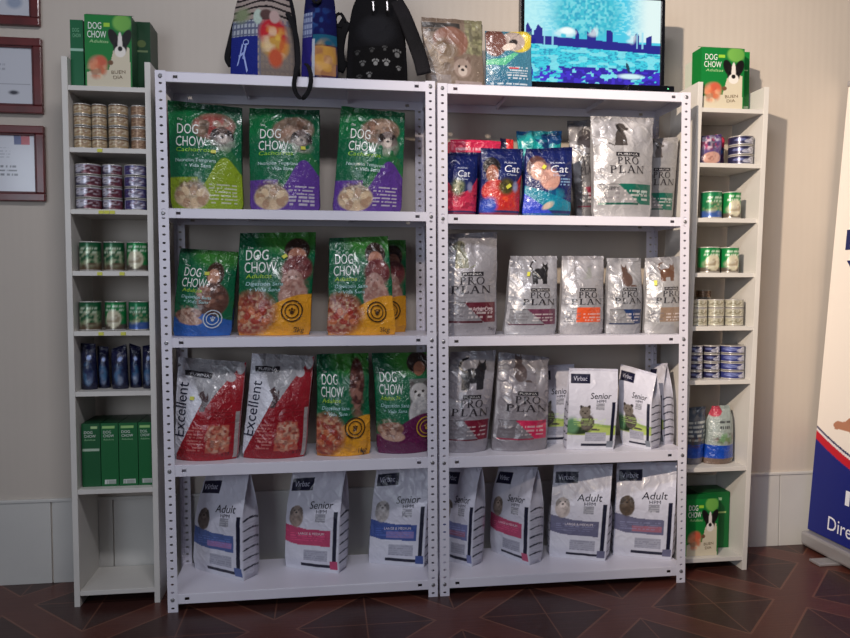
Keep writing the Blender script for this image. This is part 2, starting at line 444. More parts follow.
# ------------------------------------------------------------------ pouches and bags
def smooth01(x): x = np.clip(x, 0, 1); return x*x*(3-2*x)
def build_bag(parent, W, tl, tr, D, art, items, edge=.32, lean=0., seed=0, wr=.004, vs=.5, seal=.05, mat_=None,
              gusset=False, side_art=None, wprof=None, part='pouch', res=.0027, flat_top=False, sealed=True, back_bulge=.6):
    """local frame: x right, y away from the viewer, z up; base centred on the origin, front at -D/2.
    tl, tr = (x, z) of the top corners."""
    mat_ = mat_ or M_film
    H = (tl[1]+tr[1])/2; asp = W/H
    nu = max(16, int(W/res)); nv = max(20, int(H/res))
    def surf(u, v, side, t=0.):
        """side 0 front, 1 right, 2 back, 3 left"""
        u = np.asarray(u, float); v = np.asarray(v, float)
        f = np.where(v > vs, 1-np.clip((v-vs)/(1-vs), 0, 1)**1.5, 1.)*(.80+.2*smooth01(v/.14))
        if flat_top: f = .80+.2*smooth01(v/.1)*smooth01((1-v)/.05+.3)
        f = np.maximum(f, .025)
        wp = wprof(v) if wprof else 1.
        xl = -W/2+(tl[0]+W/2)*v; xr = W/2+(tr[0]-W/2)*v; mid = (xl+xr)/2; hw = (xr-xl)/2*wp*(1-.025*f*(0 if gusset else 1)*np.sin(np.pi*np.clip(v, 0, 1)))
        hw = hw*(1-(0 if gusset else .05)*(1-smooth01(v/.07))
                 +(0. if wprof else (.012 if gusset else .035))*(vnoise(v*5+seed*3.3, v*0+(0 if side in (0, 1) else 2), seed+7)-.45))
        c = 2*u-1; x = mid+hw*c
        z = v*(tl[1]*(1-u)+tr[1]*u)
        e = D/2*f*edge; b = D/2*f*(1-edge)*(1-np.abs(c)**(2.6 if gusset else 2.1))
        yc = lean*v**1.6
        k = 1/.06
        n1 = vnoise(x*k+seed*1.7, z*k*.8+seed*2.3, seed); n2 = vnoise((x+z)*k*1.9+5+seed, (x-z)*k*1.1+seed, seed+1)
        n3 = vnoise(x*k*2.4+seed, z*k*.7, seed+2)
        cr = (1-np.abs(2*n1-1))**3*.9-(1-np.abs(2*n2-1))**4*.8
        top = smooth01((v-.62)/.35)
        wrn = wr*(cr*(.5+.6*top)+1.6*(n3-.5)*(.35+top))*smooth01(v/.04)
        z = z+0*x
        if side == 0: return x, yc-e-b+wrn, z
        if side == 2: return x, yc+e+b*back_bulge-wrn*.5, z
        yf = yc-e+wrn; yb = yc+e-wrn*.5; y = yf*(1-t)+yb*t
        pin = np.sin(np.pi*t)*((D*.07*(.25+1.8*smooth01((v-.45)/.5))*.3) if not gusset else D*(-.13*(1-smooth01((v-.45)/.25))*smooth01(v/.06)+.30*smooth01((v-.55)/.35)+.03*(vnoise(v*9+seed, t*3., seed+5)-.5)))
        sg = 1 if side == 1 else -1
        return x-sg*pin, y, z
    vv0 = np.linspace(0, 1, nv+1)
    vcut = 1-seal if sealed else 1.
    def grid(cols, v0, v1, n):
        v = np.linspace(v0, v1, n+1); out = []; UU = []; VV = []; kinds = []
        P = np.zeros((n+1, len(cols), 3)); Uc = np.zeros((n+1, len(cols))); S = np.zeros((n+1, len(cols)))
        for j, (side, a) in enumerate(cols):
            u = {0: a, 1: 1., 2: 1-a, 3: 0.}[side]; t = a if side == 1 else 1-a
            x, y, z = surf(np.full(n+1, u), v, side, t); P[:, j, 0], P[:, j, 1], P[:, j, 2] = x, y, z
            Uc[:, j] = u if side in (0, 2) else a; S[:, j] = side
        return P, Uc, np.repeat(v[:, None], len(cols), 1), S
    fr = [(0, i/nu) for i in range(nu+1)]; ns = 8 if not gusset else 12; nb = 14
    rs = [(1, i/ns) for i in range(1, ns)]; bk = [(2, i/nb) for i in range(nb+1)]; ls = [(3, i/ns) for i in range(1, ns)]
    def colours(Uc, Vc, S):
        c = art(Paint(Uc, Vc, (128, 128, 128), asp, seed+3), 0)
        for s_, fn in ((1, side_art), (3, side_art), (2, None)):
            mm = S == s_
            if mm.any():
                if fn: cc = fn(Paint(Uc, Vc, (128, 128, 128), asp, seed+4))
                else: cc = art(Paint(np.where(S == 1, .985, np.where(S == 3, .015, Uc)), Vc, (128, 128, 128), asp, seed+3), 1)
                c = np.where(mm[..., None], cc, c)
        return c
    def make(name, cols, v0, v1, n, closed, cap0=False, cap1=False, dec=None):
        P, Uc, Vc, S = grid(cols, v0, v1, n); m_ = len(cols); col = colours(Uc, Vc, S).reshape(-1, 3); V = P.reshape(-1, 3)
        F = []
        last = m_ if closed else m_-1
        for i in range(n):
            for j in range(last):
                j2 = (j+1) % m_; F.append((i*m_+j, i*m_+j2, (i+1)*m_+j2, (i+1)*m_+j))
        V = list(map(tuple, V)); col = list(map(tuple, col))
        for flag, row in ((cap0, 0), (cap1, n)):
            if flag:
                ctr = P[row].mean(0); V.append(tuple(ctr)); col.append(col[row*m_]); k = len(V)-1
                for j in range(m_):
                    j2 = (j+1) % m_; a, b = row*m_+j, row*m_+j2; F.append((a, k, b) if row == 0 else (a, b, k))
        kdec = 0
        for (UV, FF, cc) in (dec or []):
            UV, FF = refine(UV, FF); lift = .0018+.0004*kdec; kdec += 1
            u = np.clip(UV[:, 0], .002, .998); v = np.clip(UV[:, 1], .002, .998)
            x, y, z = surf(u, v, 0); h = .006
            xa, ya, za = surf(u+h, v, 0); xb, yb, zb = surf(u, v+h, 0)
            du = np.stack([xa-x, ya-y, za-z], 1); dv = np.stack([xb-x, yb-y, zb-z], 1); nn = np.cross(du, dv); nn /= np.linalg.norm(nn, axis=1)[:, None]
            Q = np.stack([x, y, z], 1)+nn*lift
            b0 = len(V); V += list(map(tuple, Q)); col += [tuple(cc)]*len(Q); F += [tuple(b0+i for i in f) for f in FF]
        return mesh_obj(name, V, F, mat_, parent, col=np.array(col), smooth=True)
    DD = decals(items, asp)
    n_main = int(nv*vcut)
    if gusset:
        o = make(part, fr, 0, vcut, n_main, False, dec=DD)
        make('back_panel', bk, 0, vcut, n_main//3, False)
        make('side_gusset', [(0, 1.)]+rs+[(2, 0.)], 0, vcut, n_main, False)
        make('side_gusset', [(2, 1.)]+ls+[(0, 0.)], 0, vcut, n_main//2, False)
        # bottom
        P, _, _, _ = grid([(0, i/8) for i in range(9)]+[(2, i/8) for i in range(9)], 0, 0, 0) if False else grid([(0, i/8) for i in range(9)]+[(2, i/8) for i in range(9)], 0, 1e-6, 1)
        mesh_obj('base_panel', P[0], [tuple(range(17, -1, -1))], mat_, parent, col=np.tile(lin((190, 190, 195)), (18, 1)))
    else:
        o = make(part, fr+rs+bk+ls, 0, vcut, n_main, True, cap0=True, cap1=not sealed, dec=DD)
    if sealed:
        P, Uc, Vc, S = grid(fr, vcut, 1, 12); col = colours(Uc, Vc, S).reshape(-1, 3)*.96
        # crimped ribs across the seal
        Y = P[..., 1].copy(); ed = (np.arange(13) % 3 == 1)*.0012
        thick = .0016; F0 = P.copy(); base = P[0, :, 1][None, :]
        F0[..., 1] = base*0+Y-ed[:, None]; B0 = F0.copy(); B0[..., 1] += thick
        n1 = nu+1; V = np.concatenate([F0.reshape(-1, 3), B0.reshape(-1, 3)]); F = []
        N = 13*n1
        for i in range(12):
            for j in range(nu):
                q = (i*n1+j, i*n1+j+1, (i+1)*n1+j+1, (i+1)*n1+j); F.append(q); F.append(tuple(N+k for k in q[::-1]))
            F.append((i*n1+nu, N+i*n1+nu, N+(i+1)*n1+nu, (i+1)*n1+nu)); F.append((i*n1, (i+1)*n1, N+(i+1)*n1, N+i*n1))
        for j in range(nu): F.append((12*n1+j, 12*n1+j+1, N+12*n1+j+1, N+12*n1+j))
        mesh_obj('top_seal', V, F, mat_, parent, col=np.concatenate([col, col]), smooth=False)
    return o, surf
def sticker(parent, surf, u, v, w=.018, h=.013, ang=0.):
    x, y, z = [float(q) for q in surf(u, v, 0)]; xa, ya, za = [float(q) for q in surf(u+.02, v, 0)]; xb, yb, zb = [float(q) for q in surf(u, v+.02, 0)]
    du = Vector((xa-x, ya-y, za-z)).normalized(); dv = Vector((xb-x, yb-y, zb-z)); n = du.cross(dv).normalized(); dv = n.cross(du)
    ca, sa = math.cos(ang), math.sin(ang); a = du*ca+dv*sa; b = -du*sa+dv*ca; c = Vector((x, y, z))+n*.0055
    V = []
    for k in (0, 1):
        for (p, q) in ((-1, -1), (1, -1), (1, 1), (-1, 1)): V.append(c-n*.0022*(1-k)+a*p*w/2+b*q*h/2)
    mesh_obj('price_sticker', V, [(3, 2, 1, 0), (4, 5, 6, 7), (0, 1, 5, 4), (1, 2, 6, 5), (2, 3, 7, 6), (3, 0, 4, 7)], M_sticker, parent)

def place_bag(name, label, cat, group, z, bl, br, tl, tr, D, art, items, stick=None, lean=None, topback=None, **kw):
    """bl, br = (pixel column, depth Y) of the front bottom corners; tl, tr = pixels of the top corners"""
    z = z+.0006
    A = np.array([xat(bl[0], bl[1], z), bl[1]]); B = np.array([xat(br[0], br[1], z), br[1]])
    ex = (B-A)/np.linalg.norm(B-A); ey = np.array([-ex[1], ex[0]]); W = np.linalg.norm(B-A)
    O = (A+B)/2+ey*D/2; lean = 0. if lean is None else lean
    rot = math.atan2(ex[1], ex[0])
    loc = []
    for P, c in ((A, tl), (B, tr)):
        # the top edge sits above the middle of the base, shifted by lean
        Yt = P[1]+(ey*(D/2+lean))[1]
        for _ in range(4):
            q = at(c[0], c[1], Yt); d = q[:2]-O; lx = d@ex; Yt += (lean-(d@ey))*ey[1]
        q = at(c[0], c[1], Yt); d = q[:2]-O; loc.append((float(d@ex), float(q[2]-z)))
    r = thing(name, label, cat, (O[0], O[1], z), rot, group)
    o, surf = build_bag(r, W, loc[0], loc[1], D, art, items, lean=lean, **kw)
    if stick: sticker(r, surf, *stick)
    return r

# ---- printed designs ------------------------------------------------
G1, G2, G3 = (10, 98, 62), (8, 62, 42), (62, 132, 46)
WHT = (232, 236, 230)
def face(p, u, v, r, fur, dark=(40, 32, 30), ears=None, muzzle=None, floppy=False):
    """a small animal's head: ears, fur, eyes, nose"""
    a = p.asp; ears = ears or dark
    if not floppy: p.ell(u-.6*r/a, v+.75*r, .28*r/a, .5*r, ears, .4).ell(u+.6*r/a, v+.75*r, .28*r/a, .5*r, ears, -.4)
    p.ell(u, v, r/a*.95, r, fur)
    if floppy: p.ell(u-.85*r/a, v+.05*r, .3*r/a, .7*r, ears, -.3).ell(u+.85*r/a, v+.05*r, .3*r/a, .7*r, ears, .3)
    if muzzle: p.ell(u, v-.3*r, .5*r/a, .55*r, muzzle)
    p.ell(u-.38*r/a, v+.18*r, .13*r/a, .14*r, dark).ell(u+.38*r/a, v+.18*r, .13*r/a, .14*r, dark)
    return p.ell(u, v-.2*r, .2*r/a, .15*r, dark)
def art_puppy(low, kib=(196, 172, 140), dogs=((150, 110, 90), (120, 104, 100))):
    def f(p, k):
        p.mask(np.ones_like(p.U), G1).mask(smooth01((p.V-.72)/.3), G2, .8)
        p.ell(.1, .9, .3, .2, (22, 130, 60), a=.4, soft=.8)
        if k: return p.below(lambda u: .36+0*u, low).c
        edge = lambda u: .30+.10*np.sin(u*9+1)*(u > .4)+.10*smooth01((u-.35)/.5)
        p.below(edge, low)
        p.mask(((p.V-edge(p.U)) > 0)*((p.V-edge(p.U)) < .1)*(p.U > .5)*.4, (60, 120, 60))
        # puppy in a cap
        p.ell(.62, .78, .3, .13, (120, 100, 84), .2); p.mottle(.62, .78, .32, .14, [(60, 46, 40), (190, 160, 140), dogs[0]], 22)
        face(p, .74, .70, .085, dogs[1], floppy=True, muzzle=(205, 190, 180)); p.mottle(.74, .64, .2, .12, [(210, 200, 190), (70, 60, 58)], 26, .7)
        # bowl of kibble with pouring star
        p.ell(.31, .13, .25, .12, kib); p.mottle(.30, .2, .24, .1, [(120, 92, 76), (224, 208, 180), (92, 66, 54)], 50)
        for i in range(9):
            a = i*.7; p.ell(.31+.17*math.cos(a), .12+.06*math.sin(a), .07, .032, (214, 186, 150) if i % 2 else (176, 142, 112), a)
        p.lines(.56, .06, .92, .26, 6, (232, 226, 220), .55)
        return p.grain(.12).c
    return f
def txt_puppy(ang=0., dx=0.):
    u = .16+dx
    return [T('The', u, .815, .07, .022, WHT, ang), T('DOG', u, .69, .29, .10, WHT, ang), T('CHOW', u-.02, .575, .42, .095, WHT, ang), T('Cachorros', u-.02, .525, .48, .04, (150, 205, 60), ang, .15),
            T('Nutrici\u00f3n Temprana', u-.03, .435, .56, .032, (200, 228, 225), ang), T('+ Vida Sana', u+.1, .385, .36, .032, (200, 228, 225), ang)]
def art_adult(low=(232, 160, 40), who='girl', kib=(150, 62, 44)):
    def f(p, k):
        p.mask(np.ones_like(p.U), G1).mask(smooth01((p.V-.78)/.25), G2, .7)
        if k: return p.below(lambda u: .33+0*u, low).mask(smooth01((p.V-.7)/.2), G2, .5).c
        p.ell(.7, .95, .42, .16, G3, a=.8, soft=.6)
        if who == 'girl':
            p.ell(.76, .82, .17, .12, (52, 34, 28)); p.ell(.76, .76, .12, .085, (176, 120, 98)); p.ell(.78, .64, .2, .13, (112, 50, 52), soft=.2)
            p.mottle(.76, .6, .25, .16, [(150, 90, 84), (86, 40, 42)], 20)
            face(p, .72, .545, .085, (188, 150, 140), floppy=True, ears=(160, 120, 108), muzzle=(206, 176, 166)); p.ell(.74, .38, .2, .16, (178, 132, 118)); p.mottle(.74, .42, .24, .2, [(150, 100, 90), (206, 170, 156)], 34)
        elif who == 'husky':
            p.ell(.78, .9, .2, .11, (44, 30, 26)); p.ell(.8, .84, .1, .07, (150, 100, 78)); p.rect(.62, .3, 1, .74, (112, 112, 110), .9)
            face(p, .8, .6, .1, (196, 192, 190), ears=(90, 86, 84), muzzle=(232, 228, 224)); p.ell(.82, .4, .22, .16, (206, 204, 204)); p.mottle(.82, .42, .2, .2, [(150, 148, 150), (228, 226, 224)], 24)
        elif who == 'boy':
            p.ell(.66, .72, .15, .14, (66, 44, 34)); p.ell(.64, .69, .1, .09, (188, 134, 106)); p.ell(.66, .42, .26, .2, (92, 60, 50)); face(p, .5, .5, .08, (168, 124, 104)); p.mottle(.62, .46, .28, .18, [(70, 44, 38), (170, 122, 102), (110, 72, 60)], 22)
        elif who == 'brown':
            p.ell(.76, .72, .14, .24, (76, 36, 32)); p.mottle(.76, .62, .17, .3, [(128, 74, 62), (60, 28, 26), (170, 120, 104)], 26)
        edge = (lambda u: .30-.10*np.cos(u*3.4)) if low[2] < 120 else (lambda u: .22+.05*np.sin(u*4))
        p.below(edge, low)
        if who in ('girl', 'brown'):
            p.ell(.2, .22, .3, .19, kib, soft=.5).ell(.12, .12, .22, .12, kib, soft=.5); p.mottle(.2, .22, .36, .24, [(196, 120, 84), (110, 34, 28), (226, 190, 150), (150, 50, 36)], 36)
            for i in range(7): p.ell(.08+.05*i, .14+.05*(i % 3), .06, .03, (166, 56, 40) if i % 2 else (196, 110, 70), i)
        else:
            p.ell(.26, .25, .24, .07, (150, 104, 84), .1); p.ell(.3, .18, .22, .05, (190, 150, 130), -.1); p.mottle(.25, .25, .27, .12, [(90, 56, 50), (200, 170, 150)], 38)
        if low == (206, 60, 60): pass
        return p.grain(.12).c
    return f
def txt_adult(sub='Adultos', ang=0., kg='3kg', dx=0., emb=(.73, .235), embcol=(70, 44, 14), dv=0.):
    u = .1+dx
    L = [T('The', u+.01, .835+dv, .08, .024, WHT, ang), T('DOG', u, .725+dv, .29, .105, WHT, ang), T('CHOW', u-.02, .605+dv, .42, .105, WHT, ang), T(sub, u, .55+dv, .34, .042, (170, 210, 60), ang, .15),
         T('Digesti\u00f3n Sana', u, .48+dv, .5, .036, (180, 222, 222), ang, .2), T('+ Vida Sana', u+.04, .425+dv, .42, .036, (180, 222, 222), ang, .2)]
    if emb:
        L += [RING(emb[0], emb[1], .105, embcol, .12), RING(emb[0], emb[1], .07, embcol, .14)]
        L += [RING(emb[0]+dx_, emb[1]+dy_, r_, embcol, .99) for dx_, dy_, r_ in ((0, -.012, .018), (-.03, .012, .009), (0, .022, .009), (.03, .012, .009))]
    if kg: L.append(T(kg, .76, .035, .14, .05, (60, 40, 20)))
    return L
def art_excellent(red=(158, 22, 34)):
    def f(p, k):
        p.mask(np.ones_like(p.U), (158, 156, 160))
        if k == 1: return p.mask((p.U > .5)*1., (150, 20, 32)).mask((p.V > .86)*1., (140, 138, 142)).c
        p.poly([(0, 0), (0, 1), (.1, 1), (.28, .78), (.42, .58), (.3, .4), (.02, .02)], (222, 222, 232))
        p.mottle(.5, .82, .45, .16, [(120, 118, 122), (190, 188, 192), (100, 98, 102)], 10, .8, .5)
        p.poly([(.0, .02), (.36, .5), (.44, .62), (.5, .56), (.7, .76), (.86, .9), (1, 1.01), (1, 0), (0, 0)], red)
        p.poly([(.35, .66), (.42, .7), (.47, .64), (.5, .68), (.52, .6), (.46, .5), (.38, .5), (.42, .6)], (58, 18, 22))
        p.ell(.93, .93, .06, .06, (190, 186, 188)).ell(.8, .84, .07, .05, (178, 174, 178), .6)
        p.poly([(.5, .08), (.53, .36), (.84, .36), (.86, .08)], (190, 92, 74)); p.mottle(.68, .22, .2, .16, [(226, 196, 170), (120, 40, 36), (206, 140, 110)], 40, 1, .15)
        p.lines(.2, .1, .46, .36, 8, (226, 150, 140), .5)
        p.lines(.5, .42, .9, .54, 4, (120, 14, 22), .6)
        p.poly([(.93, .02), (.93, .5), (.985, .5), (.985, .02)], (170, 166, 164), .9)
        return p.grain(.08).c
    return f
def cat_shape(p, u, v, s, c, flip=1, pose='stand'):
    a = p.asp; q = lambda L: [(u+flip*x*s/a, v+y*s) for x, y in L]
    if pose == 'stand':
        p.ell(u, v, .58*s/a, .38*s, c).ell(u+flip*.45*s/a, v+.38*s, .26*s/a, .24*s, c).ell(u+flip*.36*s/a, v+.15*s, .28*s/a, .35*s, c)
        p.poly(q([(.25, .5), (.28, .8), (.42, .6)]), c).poly(q([(.5, .6), (.66, .8), (.68, .5)]), c)
        for x in (-.45, -.25, .3, .48): p.poly(q([(x-.12, 0), (x-.09, -.7), (x+.09, -.7), (x+.14, 0)]), c)
        p.poly(q([(-.5, .1), (-.72, .5), (-.55, .85), (-.2, .95), (-.2, .86), (-.48, .75), (-.6, .5), (-.35, .1)]), c)
    elif pose == 'sit':
        p.ell(u, v-.15*s, .42*s/a, .5*s, c).ell(u+flip*.12*s/a, v+.5*s, .26*s/a, .24*s, c).ell(u+flip*.1*s/a, v+.15*s, .26*s/a, .4*s, c)
        p.poly(q([(-.1, .6), (-.08, .92), (.08, .7)]), c).poly(q([(.16, .7), (.32, .92), (.36, .6)]), c)
        p.poly(q([(-.3, -.5), (-.75, -.55), (-.75, -.65), (-.2, -.65)]), c)
    elif pose == 'dog':
        dk = tuple(int(x*.55) for x in c); p.poly(q([(-.5, -.8), (-.42, -.1), (-.2, .35), (.15, .4), (.3, .0), (.34, -.8)]), c).ell(u+flip*.05*s/a, v+.5*s, .34*s/a, .3*s, c).ell(u+flip*.34*s/a, v+.4*s, .2*s/a, .13*s, c).ell(u-flip*.14*s/a, v+.42*s, .13*s/a, .3*s, dk, .2).ell(u+flip*.5*s/a, v+.44*s, .05*s/a, .05*s, dk)
        p.poly(q([(-.5, -.8), (-.9, -.6), (-.95, -.68), (-.5, -.86)]), c).rect(u-.02*s/a, v-.78*s, u+.01*s/a, v-.3*s, dk, .6)
    return p
def art_proplan(c1, animal=('stand', .55, .76, .13, (40, 38, 40), 1), base_=(172, 170, 174), tri=True, band_full=None, top=.40):
    def f(p, k):
        base = tuple(int(x*.88) for x in base_); p.mask(np.ones_like(p.U), base)
        if k: return p.mottle(.5, .5, 1.2, .9, [(80, 78, 84), (170, 168, 174)], 7, .5, .8).c
        p.mottle(.5, .9, .8, .3, [(206, 204, 208), (132, 130, 138), (150, 150, 158)], 8, .7, .7)
        p.mottle(.05, .5, .2, .8, [(110, 108, 116), (226, 226, 232)], 12, .6, .5)
        pose, u, v, s, c, fl = animal; s *= 1.7
        cat_shape(p, u, v, s, c, fl, pose)
        if tri:
            p.rect(.06, .13, .96, .325, tuple(int(x*.88) for x in base)); p.poly([(.36, .325), (.96, .325), (.96, .13), (.74, .13)], c1)
            p.rect(.06, .125, .72, .14, tuple(int(x*.8) for x in c1)); p.rect(.06, .318, .4, .328, (50, 46, 50), .7)
        else:
            p.rect(.32, .16, .9, .34, c1); p.lines(.06, .16, .3, .32, 4, (90, 90, 100), .6)
        p.lines(.46, .17, .9, .29, 3, (224, 214, 214), .55)
        p.lines(.1, .18, .4, .3, 3, (110, 104, 110), .55)
        return p.grain(.1, 6).c
    return f
def txt_proplan(u=.5, v=.42, w=.56, extra=None, h=.072, purina=True, sh=0.):
    k = (40, 36, 42)
    L = []
    if purina:
        L += [('p', [(u-.19, v+2.32*h), (u+.21, v+2.32*h), (u+.21, v+2.85*h), (u-.19, v+2.85*h)], (34, 30, 36)), T('PURINA', u-.16, v+2.42*h, .34, .3*h, (190, 188, 190))]
    L += [T('PRO', u-w*.33, v+1.18*h, w*.68, h, k, 0, 0, True), T('PLAN', u-w*.55, v, w*1.1, h, k, 0, 0, True)]
    return L+(extra or [])
def art_virbac(band, animal='dog', band2=None, grass=False, v0=.28, v1=.44, dogc=(150, 134, 124)):
    def f(p, k):
        p.mask(np.ones_like(p.U), (214, 213, 226))
        if k: return p.c
        p.rect(.04, .815, .44, .935, (22, 22, 50))
        if grass:
            p.below(lambda u: .34+.03*np.cos(u*3), (150, 176, 96)).below(lambda u: .30+.02*np.sin(u*5), (182, 200, 110)); p.below(lambda u: .19+0*u, (214, 214, 224))
            p.ell(.2, .24, .26, .05, (38, 54, 34), soft=.4); cat_shape(p, .40, .37, .2, (86, 80, 74), -1, 'sit'); face(p, .34, .47, .07, (122, 114, 106)); p.mottle(.38, .38, .16, .18, [(60, 54, 50), (140, 132, 122)], 40, .7)
            p.ell(.08, .3, .14, .1, (96, 140, 100), soft=.6)
        else:
            p.poly([(0, v0+.02), (.2, v0-.01), (.84, v0-.02), (.84, v1-.02), (.4, v1-.01), (0, v1+.04)], band)
            if band2: p.rect(.3, v0+.01, .8, v0+.07, band2, .8)
            p.ell(.2, v1+.11, .13, .1, dogc); face(p, .2, v1+.17, .06, dogc, floppy=True, muzzle=tuple(min(255, int(x*1.2)) for x in dogc), ears=tuple(int(x*.75) for x in dogc)); p.mottle(.2, v1+.1, .15, .12, [tuple(int(x*.7) for x in dogc), tuple(min(255, int(x*1.25)) for x in dogc)], 34, .6)
            p.below(lambda u: v0-.02+0*u, (218, 218, 228), .6)
        p.rect(.56, .50, .74, .58, (128, 128, 138), .8); p.lines(.56, .5, .74, .58, 4, (206, 206, 214), .8)
        p.lines(.1, v0+.03, .78, v1-.04, 4, tuple(min(255, int(x*1.25+20)) for x in band), .5)
        p.rect(.36, .11, .80, .22, (176, 176, 190)); p.lines(.36, .11, .8, .22, 5, (140, 140, 156), .6)
        p.rect(.3, .045, .97, .075, (22, 24, 48))
        p.rect(.89, .045, .965, .60, (20, 22, 46))
        p.rect(.84, .03, .985, .115, band if not grass else (130, 136, 148))
        return p.grain(.05, 6).c
    return f
def side_virbac(p):
    p.mask(np.ones_like(p.U), (188, 187, 200))
    for v in (.10, .19, .28, .37, .46, .55): p.mask((np.abs(p.V-v-.03*np.sin(np.pi*p.U)) < .0085)*1., (34, 34, 54))
    p.lines(.1, .05, .9, .56, 18, (150, 150, 166), .35)
    return p.mottle(.5, .8, .8, .2, [(140, 138, 150)], 8, .4, .8).c
def txt_virbac(word='Senior', num='HPM', bandtxt=None):
    k = (28, 26, 44)
    L = [T('Virbac', .09, .85, .28, .055, (196, 196, 216)), T(word, .44, .635, .42, .075, k, 0, .15), T(num, .57, .59, .19, .035, (70, 70, 86))]
    if bandtxt: L.append(T(bandtxt, .26, .375, .48, .026, (236, 226, 234)))
    return L
def art_catchow(kind):
    def f(p, k):
        navy = (20, 32, 92)
        p.mask(np.ones_like(p.U), navy).mask(smooth01((p.V-.8)/.25), (14, 22, 76), .8)
        low = {'pink': (200, 48, 80), 'red': (188, 46, 42), 'teal': (24, 124, 150)}[kind]
        if k: return p.c
        bowl = (p.V < .36+.25*(2*p.U-1)**2) & (p.V > .07)
        if kind == 'pink':
            p.mask(bowl*1., low).mask(((p.V < .33) & (p.V > .10))*(vnoise(p.U*9, p.V*12, 5) > .6)*.5, (120, 24, 50)); p.ell(.38, .44, .2, .13, (84, 96, 70), soft=.6); cat_shape(p, .35, .46, .11, (140, 142, 112), 1, 'sit'); p.mottle(.38, .44, .2, .14, [(60, 66, 50), (170, 170, 140)], 30); p.ell(.74, .44, .08, .07, (130, 134, 170), soft=.8)
        if kind == 'red':
            p.mask(bowl*(p.U > .15), low); p.ell(.24, .72, .2, .14, (24, 18, 20)); p.ell(.25, .6, .14, .14, (140, 84, 66)); p.ell(.3, .36, .28, .16, low); p.ell(.2, .14, .2, .12, (40, 70, 170), soft=.5)
            p.ell(.6, .42, .2, .12, (72, 66, 36), soft=.5); p.mottle(.6, .42, .2, .12, [(40, 40, 26), (110, 100, 50)], 30); p.ell(.84, .42, .07, .07, (140, 146, 186), soft=.8); p.mottle(.62, .2, .3, .1, [(232, 90, 50), (180, 26, 36)], 24)
        if kind == 'teal':
            p.ell(.22, .72, .2, .17, (88, 58, 56)); p.ell(.26, .66, .16, .14, (190, 146, 130)); p.ell(.5, .52, .2, .15, (200, 150, 136), .4); p.mottle(.4, .6, .3, .18, [(220, 180, 166), (120, 84, 84)], 18, .6)
            p.mask(((p.V < .40-.25*(p.U-.2)) & (p.V > .08))*1., low); p.below(lambda u: .34-.5*u, (40, 64, 190)); p.ell(.48, .15, .13, .045, (190, 172, 156), .5, soft=.4); p.mottle(.6, .28, .35, .14, [(40, 180, 196), (10, 110, 150)], 14, .6)
            p.lines(.72, .44, .95, .56, 3, (150, 190, 230), .7)
        p.rect(0, 0, 1, .045, tuple(int(x*.7) for x in low), .7)
        return p.grain(.12).c
    return f
def txt_catchow(w=.4, u=.52, v=.63): return [T('PURINA', u+.02, v+.13, w*.8, .028, (200, 206, 232)), T('Cat', u, v, w, .11, (226, 230, 244), 0, .2), T('Chow', u+.06, v-.055, w*.7, .035, (190, 200, 230), 0, .1)]

FB = 'pet_food_bag'
LIME, PUR = (140, 164, 34), (92, 56, 142)
S1, S2, S3, S4 = SHZ[1], SHZ[2], SHZ[3], SHZ[4]
g1 = 'dog food bags on the upper shelf of the left rack'
# left rack, upper shelf
place_bag(FB, 'green puppy food bag with lime green lower corner, upper shelf', 'bag', g1, LHZ[1], (169, .05), (242, .05), (168, 100), (242, 108), .13, art_puppy(LIME, dogs=((170, 50, 50), (96, 76, 68))), txt_puppy(dx=-.03), lean=.02, seed=1, stick=(.63, .53))
place_bag(FB, 'green puppy food bag with purple bottom, middle of the three on the upper shelf', 'bag', g1, LHZ[1], (249, .05), (320, .05), (249, 108), (320, 110), .13, art_puppy(PUR), txt_puppy(dx=-.0), lean=.02, seed=5, stick=(.76, .6))
place_bag(FB, 'green puppy food bag with purple bottom and peaked left corner, beside the middle posts', 'bag', g1, LHZ[1], (332, .05), (403, .05), (341, 106), (405, 113), .13, art_puppy(PUR), txt_puppy(dx=.02, ang=-.03), lean=.02, seed=9, wr=.006)
# left rack, second shelf
g2 = 'dog food bags on the second shelf of the left rack'
place_bag(FB, 'short green dog food bag with blue bottom standing against the left post', 'bag', g2, LHZ[2], (170, .05), (230, .05), (180, 248), (239, 252), .13, art_adult((40, 96, 176), 'boy'), txt_adult(kg=None, ang=-.05, emb=(.68, .2), embcol=(190, 200, 210), dx=.03, dv=-.04), lean=.03, seed=13, wr=.006, stick=(.53, .72))
place_bag(FB, 'green and orange dog food bag marked 3kg beside the blue bottomed bag', 'bag', g2, LHZ[2], (236, .04), (311, .05), (240, 233), (316, 232), .18, art_adult(), txt_adult(), lean=.02, seed=17, wr=.006, stick=(.6, .755, .02, .014, .6), edge=.5)
place_bag(FB, 'green and orange dog food bag marked 3kg in front of another bag', 'bag', g2, LHZ[2], (327, .03), (397, .03), (329, 238), (388, 236), .12, art_adult(), txt_adult(), lean=.01, seed=21, wr=.007, edge=.6)
place_bag(FB, 'green and orange dog food bag half hidden behind the front 3kg bag', 'bag', g2, LHZ[2], (346, .175), (408, .175), (352, 239), (406, 240), .12, art_adult(), txt_adult(kg=None), lean=.0, seed=25, wr=.006)
